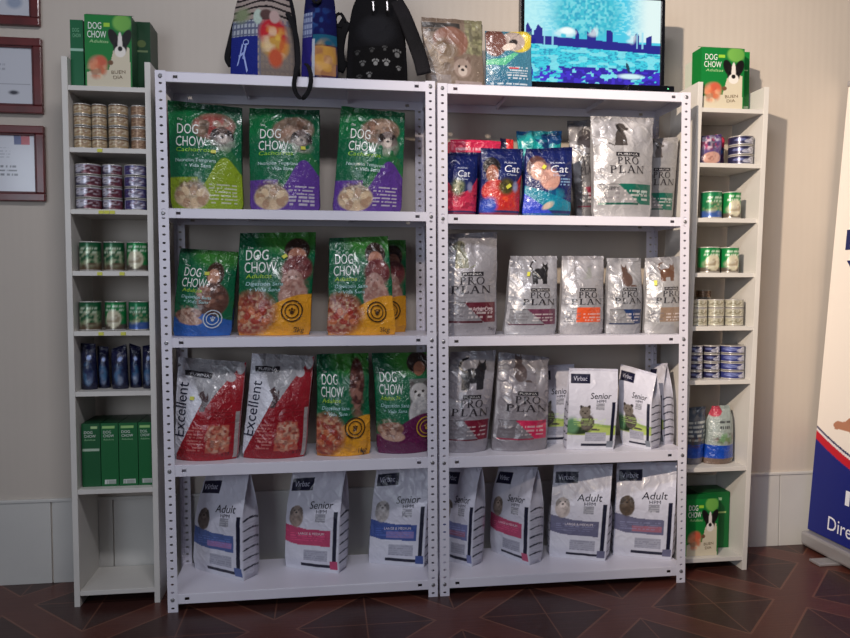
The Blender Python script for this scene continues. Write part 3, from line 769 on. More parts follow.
# left rack, third shelf
g3 = 'dog food bags on the third shelf of the left rack'
place_bag(FB, 'red and silver dog food bag with vertical lettering against the left post', 'bag', g3, LHZ[3], (172, .04), (236, .03), (178, 357), (247, 362), .13, art_excellent(), [T('Excellent', .155, .24, .84, .115, (38, 40, 62), math.radians(87)), ('p', [(.13, .835), (.52, .815), (.53, .87), (.12, .885)], (30, 26, 34)), T('PURINA', .2, .838, .3, .028, (206, 204, 208), -.06), T('x 17.', .74, .05, .14, .035, (70, 10, 20))], lean=.03, seed=29, wr=.007, stick=(.27, .62, .016, .014), mat_=M_film)
place_bag(FB, 'red and silver dog food bag with vertical lettering beside the green bags', 'bag', g3, LHZ[3], (240, .04), (305, .03), (252, 353), (315, 356), .13, art_excellent((150, 20, 34)), [T('Excellent', .155, .22, .84, .115, (38, 40, 62), math.radians(86)), ('p', [(.08, .83), (.47, .835), (.47, .885), (.07, .88)], (30, 26, 34)), T('PURINA', .13, .842, .3, .028, (206, 204, 208)), T('x 17.', .78, .05, .14, .035, (70, 10, 20))], lean=.03, seed=33, wr=.006, mat_=M_film)
place_bag(FB, 'creased green and yellow dog food bag marked 1kg, right of the red bags', 'bag', g3, LHZ[3], (316, .04), (372, .045), (317, 354), (368, 353), .12, art_adult(who='brown'), txt_adult(kg='1kg', dv=-.02, emb=(.7, .28)), lean=.03, seed=37, wr=.010)
place_bag(FB, 'green and maroon dog food bag with a pale husky beside the middle posts', 'bag', g3, LHZ[3], (378, .055), (430, .055), (372, 353), (430, 352), .12, art_adult((96, 26, 72), 'husky'), txt_adult('Adultos 7+', kg=None, emb=(.93, .26), embcol=(190, 150, 50), dv=-.01), lean=.03, seed=41, wr=.004)
# left rack, bottom shelf
g4 = 'white dog food bags on the bottom shelves'
VB = dict(gusset=True, edge=.9, side_art=side_virbac, mat_=M_matte, wr=.0035, vs=.52, seal=.03)
place_bag(FB, 'white adult dog food bag with blue band, leftmost on the bottom shelf', 'bag', g4, S4, (192, .235), (241, .075), (206, 474), (250, 472), .11, art_virbac((84, 104, 160), band2=(180, 130, 180), dogc=(104, 92, 86)), txt_virbac('Adult'), lean=.0, seed=45, **VB)
place_bag(FB, 'white senior dog food bag with pink band on the left rack', 'bag', g4, S4, (284, .20), (337, .10), (293, 472), (346, 468), .11, art_virbac((192, 70, 108)), txt_virbac('Senior', bandtxt='LARGE & MEDIUM'), lean=.0, seed=49, **VB)
place_bag(FB, 'white senior dog food bag with blue band beside the middle posts', 'bag', g4, S4, (368, .20), (423, .12), (377, 468), (432, 462), .10, art_virbac((62, 84, 150), band2=(150, 130, 180), dogc=(184, 178, 176)), txt_virbac('Senior', bandtxt='LARGE & MEDIUM'), lean=.0, seed=53, **VB)
# right rack, bottom shelf
place_bag(FB, 'white senior dog food bag partly hidden behind the middle posts', 'bag', g4, S4, (440, .21), (470, .10), (446, 465), (482, 466), .10, art_virbac((120, 126, 170), band2=(170, 110, 130)), txt_virbac('Senior'), lean=.0, seed=57, **VB)
place_bag(FB, 'white senior dog food bag with pink band turned sideways on the right rack', 'bag', g4, S4, (489, .275), (527, .085), (499, 466), (538, 467), .10, art_virbac((196, 82, 116)), txt_virbac('Senior', bandtxt='LARGE & MEDIUM'), lean=.0, seed=61, **VB)
place_bag(FB, 'white adult dog food bag with grey band and a pale dog', 'bag', g4, S4, (549, .17), (605, .08), (554, 465), (613, 464), .11, art_virbac((104, 104, 132), dogc=(190, 178, 174)), txt_virbac('Adult', bandtxt='LARGE & MEDIUM'), lean=.0, seed=65, **VB)
place_bag(FB, 'white adult dog food bag with a dark brown dog beside the right post', 'bag', g4, S4, (613, .15), (671.5, .06), (617, 463), (677, 462), .11, art_virbac((108, 108, 136), band2=(176, 106, 120), dogc=(88, 74, 62)), txt_virbac('Adult'), lean=.0, seed=69, **VB)
# right rack, upper shelf
g5 = 'cat food bags on the upper shelf of the right rack'
place_bag(FB, 'navy cat food bag with pink bowl shape against the middle posts', 'bag', g5, S1, (444, .04), (478, .04), (444, 153), (478, 154), .12, art_catchow('pink'), txt_catchow(.36, .35, .6), lean=.0, seed=73, edge=.4, wr=.003)
place_bag(FB, 'navy cat food bag with a dark haired man and red lower half', 'bag', g5, S1, (480.5, .03), (521, .03), (481, 148), (523, 149), .11, art_catchow('red'), txt_catchow(.38, .52), lean=.0, seed=77, edge=.4, wr=.003, stick=(.64, .42, .022, .013, .6))
place_bag(FB, 'blue cat food bag with teal swoosh and two faces', 'bag', g5, S1, (524, .03), (573, .03), (526, 149), (572, 147), .10, art_catchow('teal'), txt_catchow(.4, .48, .62), lean=.0, seed=81, edge=.4, wr=.004, stick=(.36, .7, .018, .014, .9))
def art_plain(c, d=None, k=8):
    def f(p, q):
        p.mask(np.ones_like(p.U), c)
        for i, x in enumerate(d or []): p.mottle(.5, .5, .9, .9, [x], k+i*3, .8, .5)
        return p.c
    return f
place_bag(FB, 'pink topped cat food bag standing behind the pink and navy bag', 'bag', g5, S1, (445, .18), (497, .18), (449, 141), (499, 143), .11, lambda p, k: p.mask(np.ones_like(p.U), (24, 24, 70)).mask((p.V > .84)*1., (214, 46, 86)).lines(.1, .86, .9, .9, 1, (240, 200, 210), .7, .9).c, [], lean=0, seed=85, wr=.004, flat_top=True, sealed=False, edge=.7)
place_bag(FB, 'navy and red topped cat food bag standing behind the man printed bag', 'bag', g5, S1, (502, .18), (520, .18), (500, 138), (513, 140), .07, lambda p, k: p.mask(np.ones_like(p.U), (30, 28, 60)).mask((p.V > .82)*(p.U > .45)*1., (214, 50, 52)).c, [], lean=0, seed=89, wr=.004)
place_bag(FB, 'dark blue and teal cat food bag peeking over the teal swoosh bag', 'bag', g5, S1, (530, .16), (558, .16), (516, 131), (562, 131), .07, lambda p, k: p.mask(np.ones_like(p.U), (14, 60, 110)).poly([(0, .9), (.25, .97), (.6, .78), (1, .86), (1, .7), (0, .72)], (22, 150, 150)).mottle(.5, .9, .6, .14, [(14, 40, 90), (60, 190, 190)], 18, .8).c, [], lean=0, seed=93, wr=.008)
GRN = (12, 96, 80)
place_bag(FB, 'crumpled dark grey food bag wedged behind the blue cat food bag', 'bag', g5, S1, (580, .17), (598, .17), (567, 121), (601, 120), .09, art_proplan((120, 40, 60), ('sit', .5, .8, .08, (70, 66, 70), 1), base_=(112, 110, 112)), txt_proplan(.5, .45, .5), lean=0, seed=97, wr=.009, mat_=M_foil)
place_bag(FB, 'tall silver puppy food bag with green triangle on the upper shelf', 'bag', g5, S1, (597, .035), (655, .035), (591, 116), (653, 118), .11, art_proplan(GRN, ('dog', .45, .82, .085, (70, 64, 62), 1), base_=(188, 186, 188)), txt_proplan(.52, .43, .52, [T('PUPPY', .68, .225, .2, .04, (206, 226, 220)), T('PUPPY', .14, .27, .24, .03, (70, 70, 74))]), lean=.0, seed=101, wr=.007, mat_=M_foil)
place_bag(FB, 'silver and green puppy food bag tucked behind the tall silver one', 'bag', g5, S1, (630, .16), (676, .16), (634, 140), (678, 137), .10, art_proplan(GRN, ('dog', .55, .85, .07, (90, 84, 82), 1), base_=(160, 158, 160)), txt_proplan(.6, .42, .6, [T('PUPPY', .72, .225, .2, .04, (206, 226, 220))]), lean=.0, seed=105, wr=.006, mat_=M_foil)
# right rack, second shelf
g6 = 'silver food bags on the second shelf of the right rack'
place_bag(FB, 'large silver adult dog food bag with maroon label against the middle posts', 'bag', g6, S2, (441, .04), (499, .04), (444, 234), (497, 232), .13, art_proplan((96, 28, 44), ('dog', .3, .79, .1, (126, 126, 108), -1), base_=(166, 163, 170)), txt_proplan(.5, .41, .66, [T('Adult Dog', .52, .235, .38, .045, (206, 180, 186)), T('3kg', .82, .055, .12, .03, (90, 84, 90))]), lean=.01, seed=109, wr=.005, mat_=M_foil)
place_bag(FB, 'silver cat food bag with a standing black cat on the second shelf', 'bag', g6, S2, (506, .05), (559, .05), (510, 256), (557, 256), .11, art_proplan((104, 52, 76), ('stand', .6, .77, .11, (34, 32, 34), 1), base_=(178, 178, 186)), txt_proplan(.6, .38, .6), lean=.02, seed=113, wr=.006, mat_=M_foil, stick=(.38, .76, .012, .02))
place_bag(FB, 'silver cat food bag with a bright orange label', 'bag', g6, S2, (562, .05), (606, .05), (562, 256), (603, 256), .11, art_proplan((226, 88, 44), ('sit', .6, .77, .06, (150, 152, 150), 1), base_=(180, 178, 184), tri=False), txt_proplan(.55, .38, .66), lean=.02, seed=117, wr=.006, mat_=M_foil)
place_bag(FB, 'silver cat food bag with navy triangle and a brown crouching cat', 'bag', g6, S2, (609, .055), (645, .055), (607, 258), (641, 258), .11, art_proplan((22, 48, 96), ('sit', .5, .74, .11, (96, 74, 66), -1), base_=(170, 170, 176)), txt_proplan(.55, .40, .72), lean=.02, seed=121, wr=.007, mat_=M_foil)
place_bag(FB, 'silver cat food bag with beige label and a brown tabby beside the right post', 'bag', g6, S2, (648, .05), (685, .05), (645, 258), (683, 256), .11, art_proplan((140, 118, 100), ('stand', .5, .79, .09, (100, 70, 54), 1), base_=(176, 174, 176), tri=False), txt_proplan(.58, .40, .7), lean=.02, seed=125, wr=.006, mat_=M_foil, stick=(.2, .66, .013, .022))
# right rack, third shelf
g7 = 'cat food bags on the third shelf of the right rack'
place_bag(FB, 'silver cat food bag with a black walking cat and dark red label', 'bag', g7, S3, (444, .05), (489, .05), (450, 352), (496, 350), .12, art_proplan((120, 24, 48), ('stand', .5, .76, .115, (36, 34, 38), 1), base_=(172, 166, 174)), txt_proplan(.5, .37, .72), lean=.02, seed=129, wr=.006, mat_=M_foil)
place_bag(FB, 'silver cat food bag with bright pink label and a sitting cat', 'bag', g7, S3, (493, .05), (550, .045), (499, 352), (548, 357), .12, art_proplan((206, 44, 90), ('sit', .42, .84, .11, (96, 84, 84), -1), base_=(160, 154, 162)), txt_proplan(.56, .42, .7), lean=.02, seed=133, wr=.010, mat_=M_foil)
VS = dict(gusset=True, edge=.85, side_art=side_virbac, mat_=M_matte, wr=.002, vs=.5, seal=.03)
place_bag(FB, 'white and green cat food bag in the shade behind the pink labelled bag', 'bag', g7, S3, (530, .18), (572, .18), (532, 366), (574, 364), .08, art_virbac((150, 176, 96), grass=True), txt_virbac('Senior'), lean=0, seed=137, **VS)
place_bag(FB, 'white senior cat food bag with lime meadow and a grey cat, facing front', 'bag', g7, S3, (567, .06), (614, .03), (569, 368), (618, 369), .08, art_virbac((150, 176, 96), grass=True), txt_virbac('Senior'), lean=.005, seed=141, **VS)
place_bag(FB, 'white senior cat food bag turned to show its striped side', 'bag', g7, S3, (620, .12), (649, .012), (621, 364), (657, 374), .10, art_virbac((150, 176, 96), grass=True), txt_virbac('Senior'), lean=.005, seed=145, **VS)
place_bag(FB, 'white striped cat food bag hidden behind the turned one by the right post', 'bag', g7, S3, (645, .21), (662, .10), (650, 364), (665, 363), .07, art_virbac((150, 176, 96), grass=True), [], lean=0, seed=149, **VS)

# ------------------------------------------------------------------ bookcase goods: cans, boxes, pouches
def can(label, group, X, Y, z, R, H, art, proto={}):
    key = (round(R, 4), round(H, 4), art.__name__)
    if key not in proto:
        n, k = 64, 14; th = np.linspace(0, 2*np.pi, n, endpoint=False); prof = [(R*.93, .0), (R, .0025), (R, .004)]+[(R*.985, .006+(H-.012)*i/k) for i in range(k+1)]+[(R, H-.004), (R, H-.0025), (R*.95, H-.001)]
        V = []; col = []
        for r, zz in prof:
            for t in th: V.append((r*math.cos(t), r*math.sin(t), zz))
        # u: 0..1 across the front half (facing -y)
        U = np.array([((t-np.pi) % (2*np.pi))/np.pi for t in th]); U = np.where(U > 1, U-1, U)
        UU = np.tile(U, (len(prof), 1)); VV = np.array([[p[1]/H]*n for p in prof]); c = art(Paint(UU, VV, (128, 128, 128), 2*R/H, 5), 0)
        rim = np.zeros(len(prof), bool); rim[:3] = True; rim[-3:] = True; c[rim] = lin((186, 182, 176))
        F = [(j*n+i, j*n+(i+1) % n, (j+1)*n+(i+1) % n, (j+1)*n+i) for j in range(len(prof)-1) for i in range(n)]
        root = thing('food_can', label, 'can', (X, Y, z), 0, group)
        F.append(tuple(range(n-1, -1, -1)))
        mesh_obj('can_body', V, F, M_can, root, col=c.reshape(-1, 3), smooth=True)
        MB().lathe([(R*.95, H-.0012), (R*.9, H-.0012), (R*.87, H-.0035), (R*.3, H-.003), (.001, H-.003)], 32).build('lid', M_tin, root, smooth=False)
        proto[key] = root
        return root
    src = proto[key]; r = src.copy(); C.objects.link(r); r.location = (X, Y, z); r['label'] = label; r['group'] = group
    for ch in list(src.children):
        c = ch.copy(); C.objects.link(c); c.parent = r
    r.rotation_euler = (0, 0, random.Random(int(X*1e4+z*1e3)).uniform(-.25, .25))
    return r
def c_gold(p, k): return p.mask(np.ones_like(p.U), (176, 152, 116)).rect(-1, .3, 2, .72, (206, 190, 160)).mottle(.5, .5, .5, .3, [(110, 80, 60), (226, 216, 196), (150, 110, 80)], 9).rect(-1, .8, 2, .86, (120, 92, 66)).c
def c_tan(p, k): return p.mask(np.ones_like(p.U), (150, 120, 96)).mottle(.5, .5, .7, .4, [(190, 160, 130), (96, 62, 50)], 9).c
def c_wine(p, k): return p.mask(np.ones_like(p.U), (110, 50, 62)).rect(-1, .0, .45, 1, (60, 56, 84)).ell(.35, .55, .2, .3, (196, 196, 210)).mottle(.5, .5, .45, .4, [(214, 206, 214), (60, 24, 40)], 8).rect(-1, .82, 2, .9, (170, 168, 190)).c
def c_violet(p, k): return p.mask(np.ones_like(p.U), (66, 62, 120)).rect(.0, 0, .2, 1, (190, 192, 226)).ell(.6, .45, .2, .35, (206, 206, 222)).mottle(.6, .5, .35, .4, [(120, 44, 60), (224, 222, 236), (40, 36, 80)], 8).c
def c_green(p, k): return p.mask(np.ones_like(p.U), (26, 92, 56)).rect(-1, 0, 2, .28, (96, 76, 58)).mottle(.5, .45, .6, .4, [(150, 170, 130), (18, 60, 40), (190, 190, 160)], 14).lines(.2, .6, .8, .88, 2, (210, 226, 200), .8).c
def c_greenblue(p, k): return p.mask(np.ones_like(p.U), (24, 120, 74)).rect(-1, 0, 2, .3, (60, 92, 160)).mottle(.5, .42, .5, .3, [(196, 190, 150), (30, 80, 50)], 14).lines(.2, .6, .8, .88, 2, (214, 232, 210), .8).c
def c_green2(p, k): return p.mask(np.ones_like(p.U), (22, 130, 66)).rect(-1, 0, 2, .22, (90, 80, 70)).ell(.5, .4, .25, .3, (214, 208, 180)).mottle(.5, .35, .4, .25, [(120, 90, 60), (230, 226, 206)], 12).lines(.2, .65, .85, .92, 2, (220, 236, 214), .85).c
def c_ivory(p, k): return p.mask(np.ones_like(p.U), (190, 186, 166)).mottle(.5, .5, .6, .4, [(90, 86, 70), (226, 222, 206), (120, 110, 80)], 9).rect(-1, .02, 2, .1, (130, 120, 96)).c
def c_indigo(p, k): return p.mask(np.ones_like(p.U), (40, 38, 72)).rect(-1, .1, 2, .16, (90, 90, 120)).ell(.66, .5, .12, .32, (206, 206, 216)).ell(.5, .4, .12, .2, (180, 180, 196)).ell(.28, .55, .16, .14, (100, 106, 150)).mottle(.62, .5, .2, .3, [(60, 56, 70)], 9, .8).c
def c_blue(p, k): return p.mask(np.ones_like(p.U), (54, 60, 122)).rect(-1, .1, 2, .16, (96, 100, 150)).ell(.74, .5, .11, .32, (206, 206, 216)).ell(.62, .4, .1, .2, (186, 186, 204)).ell(.34, .55, .2, .2, (136, 146, 200)).mottle(.3, .5, .3, .3, [(70, 76, 140)], 8).c
CY = .19
def can_px(px0, px1, Y, z, dx=0):
    """centre X and radius of a can seen between two columns"""
    yy = Y; a, b = xat(px0, yy, z+.05), xat(px1, yy, z+.05); return (a+b)/2, (b-a)/2
def inner2(X, z):
    return (-.3405-.0015*z, -.0705-.0015*z) if X < 1 else (2.0955+.026*z, 2.3675+.026*z)
def stack(cols, z, H, Y, n, art, lab, grp, R=None):
    pos = ['bottom', 'second from bottom', 'third from bottom', 'top'] if n == 4 else (['bottom', 'middle', 'top'] if n == 3 else [''])
    for i, (a, b) in enumerate(cols):
        X, r = can_px(a, b, Y, z); r = (R or r)*.965; lo, hi = inner2(X, z); lo2, hi2 = inner2(X, z+.17); r = min(r, (hi-lo)/2); X = min(max(X, max(lo, lo2)+r), min(hi, hi2)-r)
        for k in range(n):
            an = art[i] if isinstance(art, (list, tuple)) else art
            can(lab[i] % pos[k] if '%s' in lab[i] else lab[i], grp, X, Y, z+k*(H+.0004)+.0002, r, H, an)
z = BZ[1]
stack([(72.5, 90.5), (92, 107.5), (108.5, 129)], z, .042, .145, 4, c_gold, ['gold food can, %s of the leftmost gold stack', 'gold food can, %s of the narrow middle gold stack', 'gold food can, %s of the wide pale gold stack'], 'gold food cans in the left bookcase')
stack([(131, 148.5)], z, .042, .15, 4, c_tan, ['brownish tan food can, %s of the stack at the right side panel'], 'tan food cans in the left bookcase')
z = BZ[2]
stack([(72, 99), (102.5, 123), (124.5, 147.5)], z, .043, .15, 4, [c_wine, c_wine, c_violet], ['wine red food can, %s of the left red stack', 'wine red food can, %s of the middle stack', 'violet food can with white edge, %s of the right stack'], 'wine and violet food cans in the left bookcase')
z = BZ[3]
stack([(79, 102), (103.5, 125), (126.5, 149)], z, .113, .15, 1, [c_green, c_green, c_green2], ['large dark green food can, leftmost on the fourth shelf', 'large dark green food can, middle of the fourth shelf', 'large bright green food can, right end of the fourth shelf'], 'large green cans in the left bookcase')
z = BZ[4]
stack([(79, 102), (105, 127), (128.5, 150)], z, .113, .15, 1, [c_green, c_green2, c_greenblue], ['large dark green food can, leftmost on the fifth shelf', 'large green food can, middle of the fifth shelf', 'large green and blue food can, right end of the fifth shelf'], 'large green cans in the left bookcase')
# right bookcase
z = BZ[1]
stack([(728, 754)], z, .041, .16, 3, c_indigo, ['small indigo and white food can, %s of three beside the pouches'], 'indigo food cans on the top row of the right bookcase', R=.053)
z = BZ[2]
stack([(701, 721), (722, 740)], z, .115, .15, 1, [c_greenblue, c_green2], ['green food can with blue bottom, third shelf of the right bookcase', 'green food can with pale dog, third shelf of the right bookcase'], 'green cans in the right bookcase')
z = BZ[3]
stack([(698, 719), (720, 738)], z, .111, .15, 1, [c_green2, c_green2], ['large green food can against the left panel, fourth shelf of the right bookcase', 'large green food can near the middle, fourth shelf of the right bookcase'], 'green cans in the right bookcase')
z = BZ[4]
stack([(691, 706.5), (707.5, 723), (725, 742.5)], z, .038, .15, 3, c_ivory, ['ivory patterned food can, %s of the leftmost ivory stack', 'ivory patterned food can, %s of the middle ivory stack', 'ivory patterned food can, %s of the right ivory stack'], 'ivory food cans in the right bookcase')
X, r = can_px(699, 713, .26, z)
for i in range(4): can('brownish food can, %s of the stack behind the ivory cans' % ['bottom', 'second', 'third', 'top'][i], 'brown food cans behind the ivory ones', X, .285, z+i*0.0384+.0002, .032, .038, c_tan)
z = BZ[5]
stack([(688, 702), (703.5, 719), (723, 746)], z, .0362, .155, 4, [c_indigo, c_indigo, c_blue], ['dark indigo food can, %s of the stack at the left panel', 'dark indigo food can, %s of the middle indigo stack', 'blue food can, %s of the wide blue stack'], 'indigo and blue food cans in the right bookcase')

def inner(X, z):      # free width between the side panels of the bookcase that holds X
    if X < 1: return -.363+.0225-.0015*z, -.048-.0225-.0015*z
    return 2.073+.0225+.026*z, 2.390-.0225+.026*z
def carton(label, group, X0, X1, Y0, Y1, z, H, art, side, items, name='pouch_carton', rz=0., flap=False):
    z += .0006
    lo, hi = inner(X0, z); lo2, hi2 = inner(X0, z+(H if z < 1.9 else .09)); X0 = max(X0, lo, lo2); X1 = min(X1, hi, hi2)
    W, D = X1-X0, Y1-Y0; r = thing(name, label, 'box', ((X0+X1)/2, (Y0+Y1)/2, z), rz, group); asp = W/H
    nu, nv = int(W/.0025)+4, int(H/.0025)+4
    u, v = np.meshgrid(np.linspace(0, 1, nu+1), np.linspace(0, 1, nv+1)); c = art(Paint(u, v, (0, 0, 0), asp, 3), 0).reshape(-1, 3)
    V = np.stack([(u-.5)*W, np.full_like(u, -D/2), v*H], -1).reshape(-1, 3); F = [(j*(nu+1)+i, j*(nu+1)+i+1, (j+1)*(nu+1)+i+1, (j+1)*(nu+1)+i) for j in range(nv) for i in range(nu)]
    V = list(map(tuple, V)); c = list(map(tuple, c)); b = len(V)
    V += [(-W/2, -D/2, 0), (W/2, -D/2, 0), (W/2, D/2, 0), (-W/2, D/2, 0), (-W/2, -D/2, H), (W/2, -D/2, H), (W/2, D/2, H), (-W/2, D/2, H)]; c += [tuple(lin(side))]*8
    F += [tuple(b+i for i in f) for f in ((3, 2, 1, 0), (4, 5, 6, 7), (1, 2, 6, 5), (2, 3, 7, 6), (3, 0, 4, 7))]
    for (UV, FF, cc) in decals(items, asp):
        b = len(V); V += [((q[0]-.5)*W, -D/2-.0012, q[1]*H) for q in UV]; c += [tuple(cc)]*len(UV); F += [tuple(b+i for i in f) for f in FF]
    mesh_obj('carton', V, F, M_card, r, col=np.array(c))
    if flap:
        V = [(-W/2, -D/2+.001, H), (W/2, -D/2+.001, H), (W/2, -D/2+.03, H+.012), (-W/2, -D/2+.03, H+.012)]
        mesh_obj('flap', V+[(x, y+.001, q-.0012) for x, y, q in V], [(0, 1, 2, 3), (7, 6, 5, 4), (0, 4, 5, 1), (1, 5, 6, 2), (2, 6, 7, 3), (3, 7, 4, 0)], M_card, r, col=np.tile(lin(side), (8, 1)))
    return r
def art_box(p, k):
    p.mask(np.ones_like(p.U), (18, 120, 52)).ell(.8, .9, .2, .12, (120, 180, 80), soft=.3).mask(smooth01(p.U-.3)*.4, (10, 90, 40))
    p.poly([(.03, 0), (.03, .2), (.5, .24), (.6, .5), (.72, .62), (.95, .55), (.97, 0)], (206, 196, 172))
    p.ell(.62, .68, .1, .14, (20, 18, 18), .4).ell(.88, .68, .1, .14, (20, 18, 18), -.4); p.ell(.75, .58, .15, .15, (30, 26, 26)).ell(.75, .6, .05, .17, (220, 214, 208)).ell(.75, .5, .12, .08, (226, 220, 212)).ell(.75, .54, .05, .035, (24, 20, 20)).ell(.66, .6, .025, .025, (8, 8, 8)).ell(.84, .6, .025, .025, (8, 8, 8))
    p.ell(.27, .3, .2, .13, (180, 128, 100), soft=.4).ell(.33, .34, .13, .09, (196, 92, 66), soft=.5).mottle(.25, .24, .24, .16, [(226, 190, 150), (150, 100, 74), (216, 110, 70)], 14)
    p.ell(.54, .34, .06, .035, (110, 78, 54)); p.rect(.4, .84, .54, .89, (150, 200, 60))
    return p.c
bt = [T('DOG', .08, .8, .28, .1, WHT), T('CHOW', .06, .68, .4, .1, WHT), T('Adultos', .1, .61, .4, .045, (170, 210, 150), 0, .2), T('BUEN', .56, .18, .3, .05, (110, 90, 70), .08), T('DIA', .6, .11, .2, .05, (110, 90, 70), .08)]
def art_spine(p, k): return p.mask(np.ones_like(p.U), (14, 96, 48)).rect(.1, .92, .8, .96, (150, 196, 120)).rect(.2, .03, .85, .1, (206, 212, 206)).lines(.22, .03, .83, .1, 1, (40, 70, 50), .5, .9).rect(.05, .6, .95, .63, (190, 200, 190), .0).c
st = [T('DOG', .15, .84, .45, .045, (214, 226, 214)), T('CHOW', .15, .78, .62, .045, (214, 226, 214)), T('Adultos', .15, .73, .6, .03, (150, 200, 150))]
def cx(px, Y, z): return float(xat(px, Y, z))
# top of the left bookcase
z = BZ[0]
carton('open green pouch carton showing a black and white dog, on the left bookcase', 'green pouch cartons', cx(85, .10, z+.1), cx(132, .10, z+.1), .10, .185, z, float(at(100, 15, .10)[2])-z, art_box, (12, 70, 38), bt, flap=True)
carton('plain dark green carton peeking out left of the dog carton, top of left bookcase', 'green pouch cartons', cx(68.5, .125, z+.1), cx(83.6, .125, z+.1), .125, .31, z, float(at(78, 20, .125)[2])-z, lambda p, k: p.mask(np.ones_like(p.U), (16, 96, 58)).rect(0, .54, 1, .58, (150, 190, 170)).c, (10, 70, 40), [T('DOG', .2, .82, .5, .06, (120, 180, 140)), T('CHOW', .2, .74, .65, .06, (120, 180, 140))])
carton('dark green pouch carton standing right of the dog carton, top of the left bookcase', 'green pouch cartons', cx(136, .20, z+.1), cx(160, .20, z+.1), .20, .33, z, float(at(140, 22, .20)[2])-z, lambda p, k: p.mask(np.ones_like(p.U), (10, 62, 32)).rect(.1, .58, .8, .61, (110, 130, 90)).ell(.4, .7, .3, .05, (90, 110, 60)).c, (8, 48, 26), [], flap=False)
# bottom filled row of the left bookcase
z = BZ[6]
for i, (a, b) in enumerate(((82, 100.5), (101.2, 118.5), (119.2, 138), (138.7, 153.5))):
    carton(['green pouch carton with a pale stripe, leftmost of the four in the left bookcase', 'green pouch carton, second from the left of the four in the left bookcase', 'green pouch carton, third from the left of the four in the left bookcase', 'green pouch carton, rightmost of the four in the left bookcase'][i], 'row of green cartons in the left bookcase',
           cx(a, .13, z+.1), min(cx(b, .13, z+.1), -.0705), .13, .31, z, .245, (lambda p, k: art_spine(p, k)*1.0) if i else (lambda p, k: p.mask(np.ones_like(p.U), (13, 84, 44)).rect(.05, .56, .95, .6, (170, 190, 170)).rect(.5, .92, .85, .96, (170, 200, 140)).c), (16, 66, 40), st)
# right bookcase top and bottom
z = BZ[0]
carton('bright green pouch carton with a black and white dog, on top of the right bookcase', 'green pouch cartons', cx(701, .11, z+.1), cx(744, .11, z+.1), .11, .19, z, float(at(720, 48, .11)[2])-z, art_box, (16, 120, 50), bt, rz=0, flap=True)
carton('green pouch carton standing behind the bright dog carton on the right bookcase', 'green pouch cartons', cx(716, .20, z+.1), cx(752, .20, z+.1), .20, .32, z, float(at(745, 52, .20)[2])-z, lambda p, k: p.mask(np.ones_like(p.U), (18, 128, 52)).rect(.8, .1, .97, .14, (200, 220, 190)).rect(.75, .7, .95, .72, (170, 210, 150)).c, (16, 110, 46), [])
carton('white sided green carton at the left edge behind the bright dog carton', 'green pouch cartons', cx(697, .215, z+.1), cx(713.5, .215, z+.1), .215, .325, z, float(at(700, 58, .215)[2])-z, lambda p, k: p.mask(np.ones_like(p.U), (198, 206, 190)).rect(.55, 0, 1, 1, (30, 110, 60)).c, (200, 206, 190), [])
z = BZ[7]
carton('green carton with black and white dog on the bottom shelf of right bookcase', 'green pouch cartons', cx(686, .12, z+.1), cx(718, .12, z+.1), .12, .19, z, float(at(705, 499, .12)[2])-z, art_box, (12, 90, 40), bt, flap=True)
carton('dark green carton behind the dog carton on the bottom shelf of the right bookcase', 'green pouch cartons', cx(697, .20, z+.1), cx(731, .20, z+.1), .20, .31, z, float(at(720, 492, .20)[2])-z, lambda p, k: p.mask(np.ones_like(p.U), (14, 100, 46)).rect(.6, .62, .9, .65, (170, 196, 120)).rect(.5, .85, .75, .9, (150, 190, 150)).c, (12, 84, 40), [])

# dark blue pouches in the left bookcase
def art_bp(seed):
    def f(p, k):
        p.mask(np.ones_like(p.U), (14, 18, 50)).mask(smooth01(p.V-.4), (12, 14, 80), .5)
        if k: return p.c
        p.ell(.5, .3, .3, .2, (46, 60, 92), soft=.5).ell(.55, .2, .2, .1, (120, 130, 150), soft=.6).mottle(.5, .35, .4, .3, [(100, 116, 150), (20, 30, 80), (60, 110, 150)], 12).ell(.6, .7, .14, .05, (150, 170, 220), soft=.5)
        return p.c
    return f
bl_lab = ['dark blue food pouch, leftmost on the sixth shelf of the left bookcase', 'dark blue food pouch, second from left on the sixth shelf', 'dark blue food pouch with bright emblem in the middle of the sixth shelf', 'dark blue food pouch, second from right on the sixth shelf', 'bright blue edged food pouch at the right panel of the sixth shelf']
for i, (a, b) in enumerate(((80, 96), (97, 109), (111, 127), (129, 141), (142, 153.5))):
    place_bag('food_pouch', bl_lab[i], 'pouch', 'dark blue pouches in the left bookcase', BZ[5], (a, .14+.03*(i % 2)), (b, .14+.03*(i % 2)), (a+.5, 343+(i % 3)*3), (b-.5, 344+(i % 2)*3), .05, art_bp(i), [], seed=200+i, wr=.003, res=.004)
# pouches in the right bookcase
place_bag('food_pouch', 'shiny pink and silver food pouch left of the three stacked cans', 'pouch', 'shiny pouches on the top row', BZ[1], (701, .13), (722, .13), (702, 136), (722, 134), .045, lambda p, k: p.mask(np.ones_like(p.U), (90, 70, 120)).ell(.5, .22, .45, .2, (196, 150, 136)).mottle(.4, .75, .6, .3, [(214, 70, 100), (220, 220, 232), (40, 30, 60)], 12).mottle(.45, .25, .3, .15, [(130, 80, 70)], 16).c, [], seed=220, wr=.006, res=.003, mat_=M_foil)
place_bag('food_pouch', 'crumpled red and blue food pouch between the pink pouch and the cans', 'pouch', 'shiny pouches on the top row', BZ[1], (717, .21), (725, .21), (716, 134), (724, 138), .03, lambda p, k: p.mask(np.ones_like(p.U), (50, 44, 100)).mask((p.V > .65)*1., (180, 40, 70)).ell(.4, .5, .25, .12, (40, 110, 200)).mottle(.5, .5, .6, .5, [(30, 20, 60), (150, 50, 90)], 12, .6).c, [], seed=223, wr=.006, res=.003, mat_=M_foil)
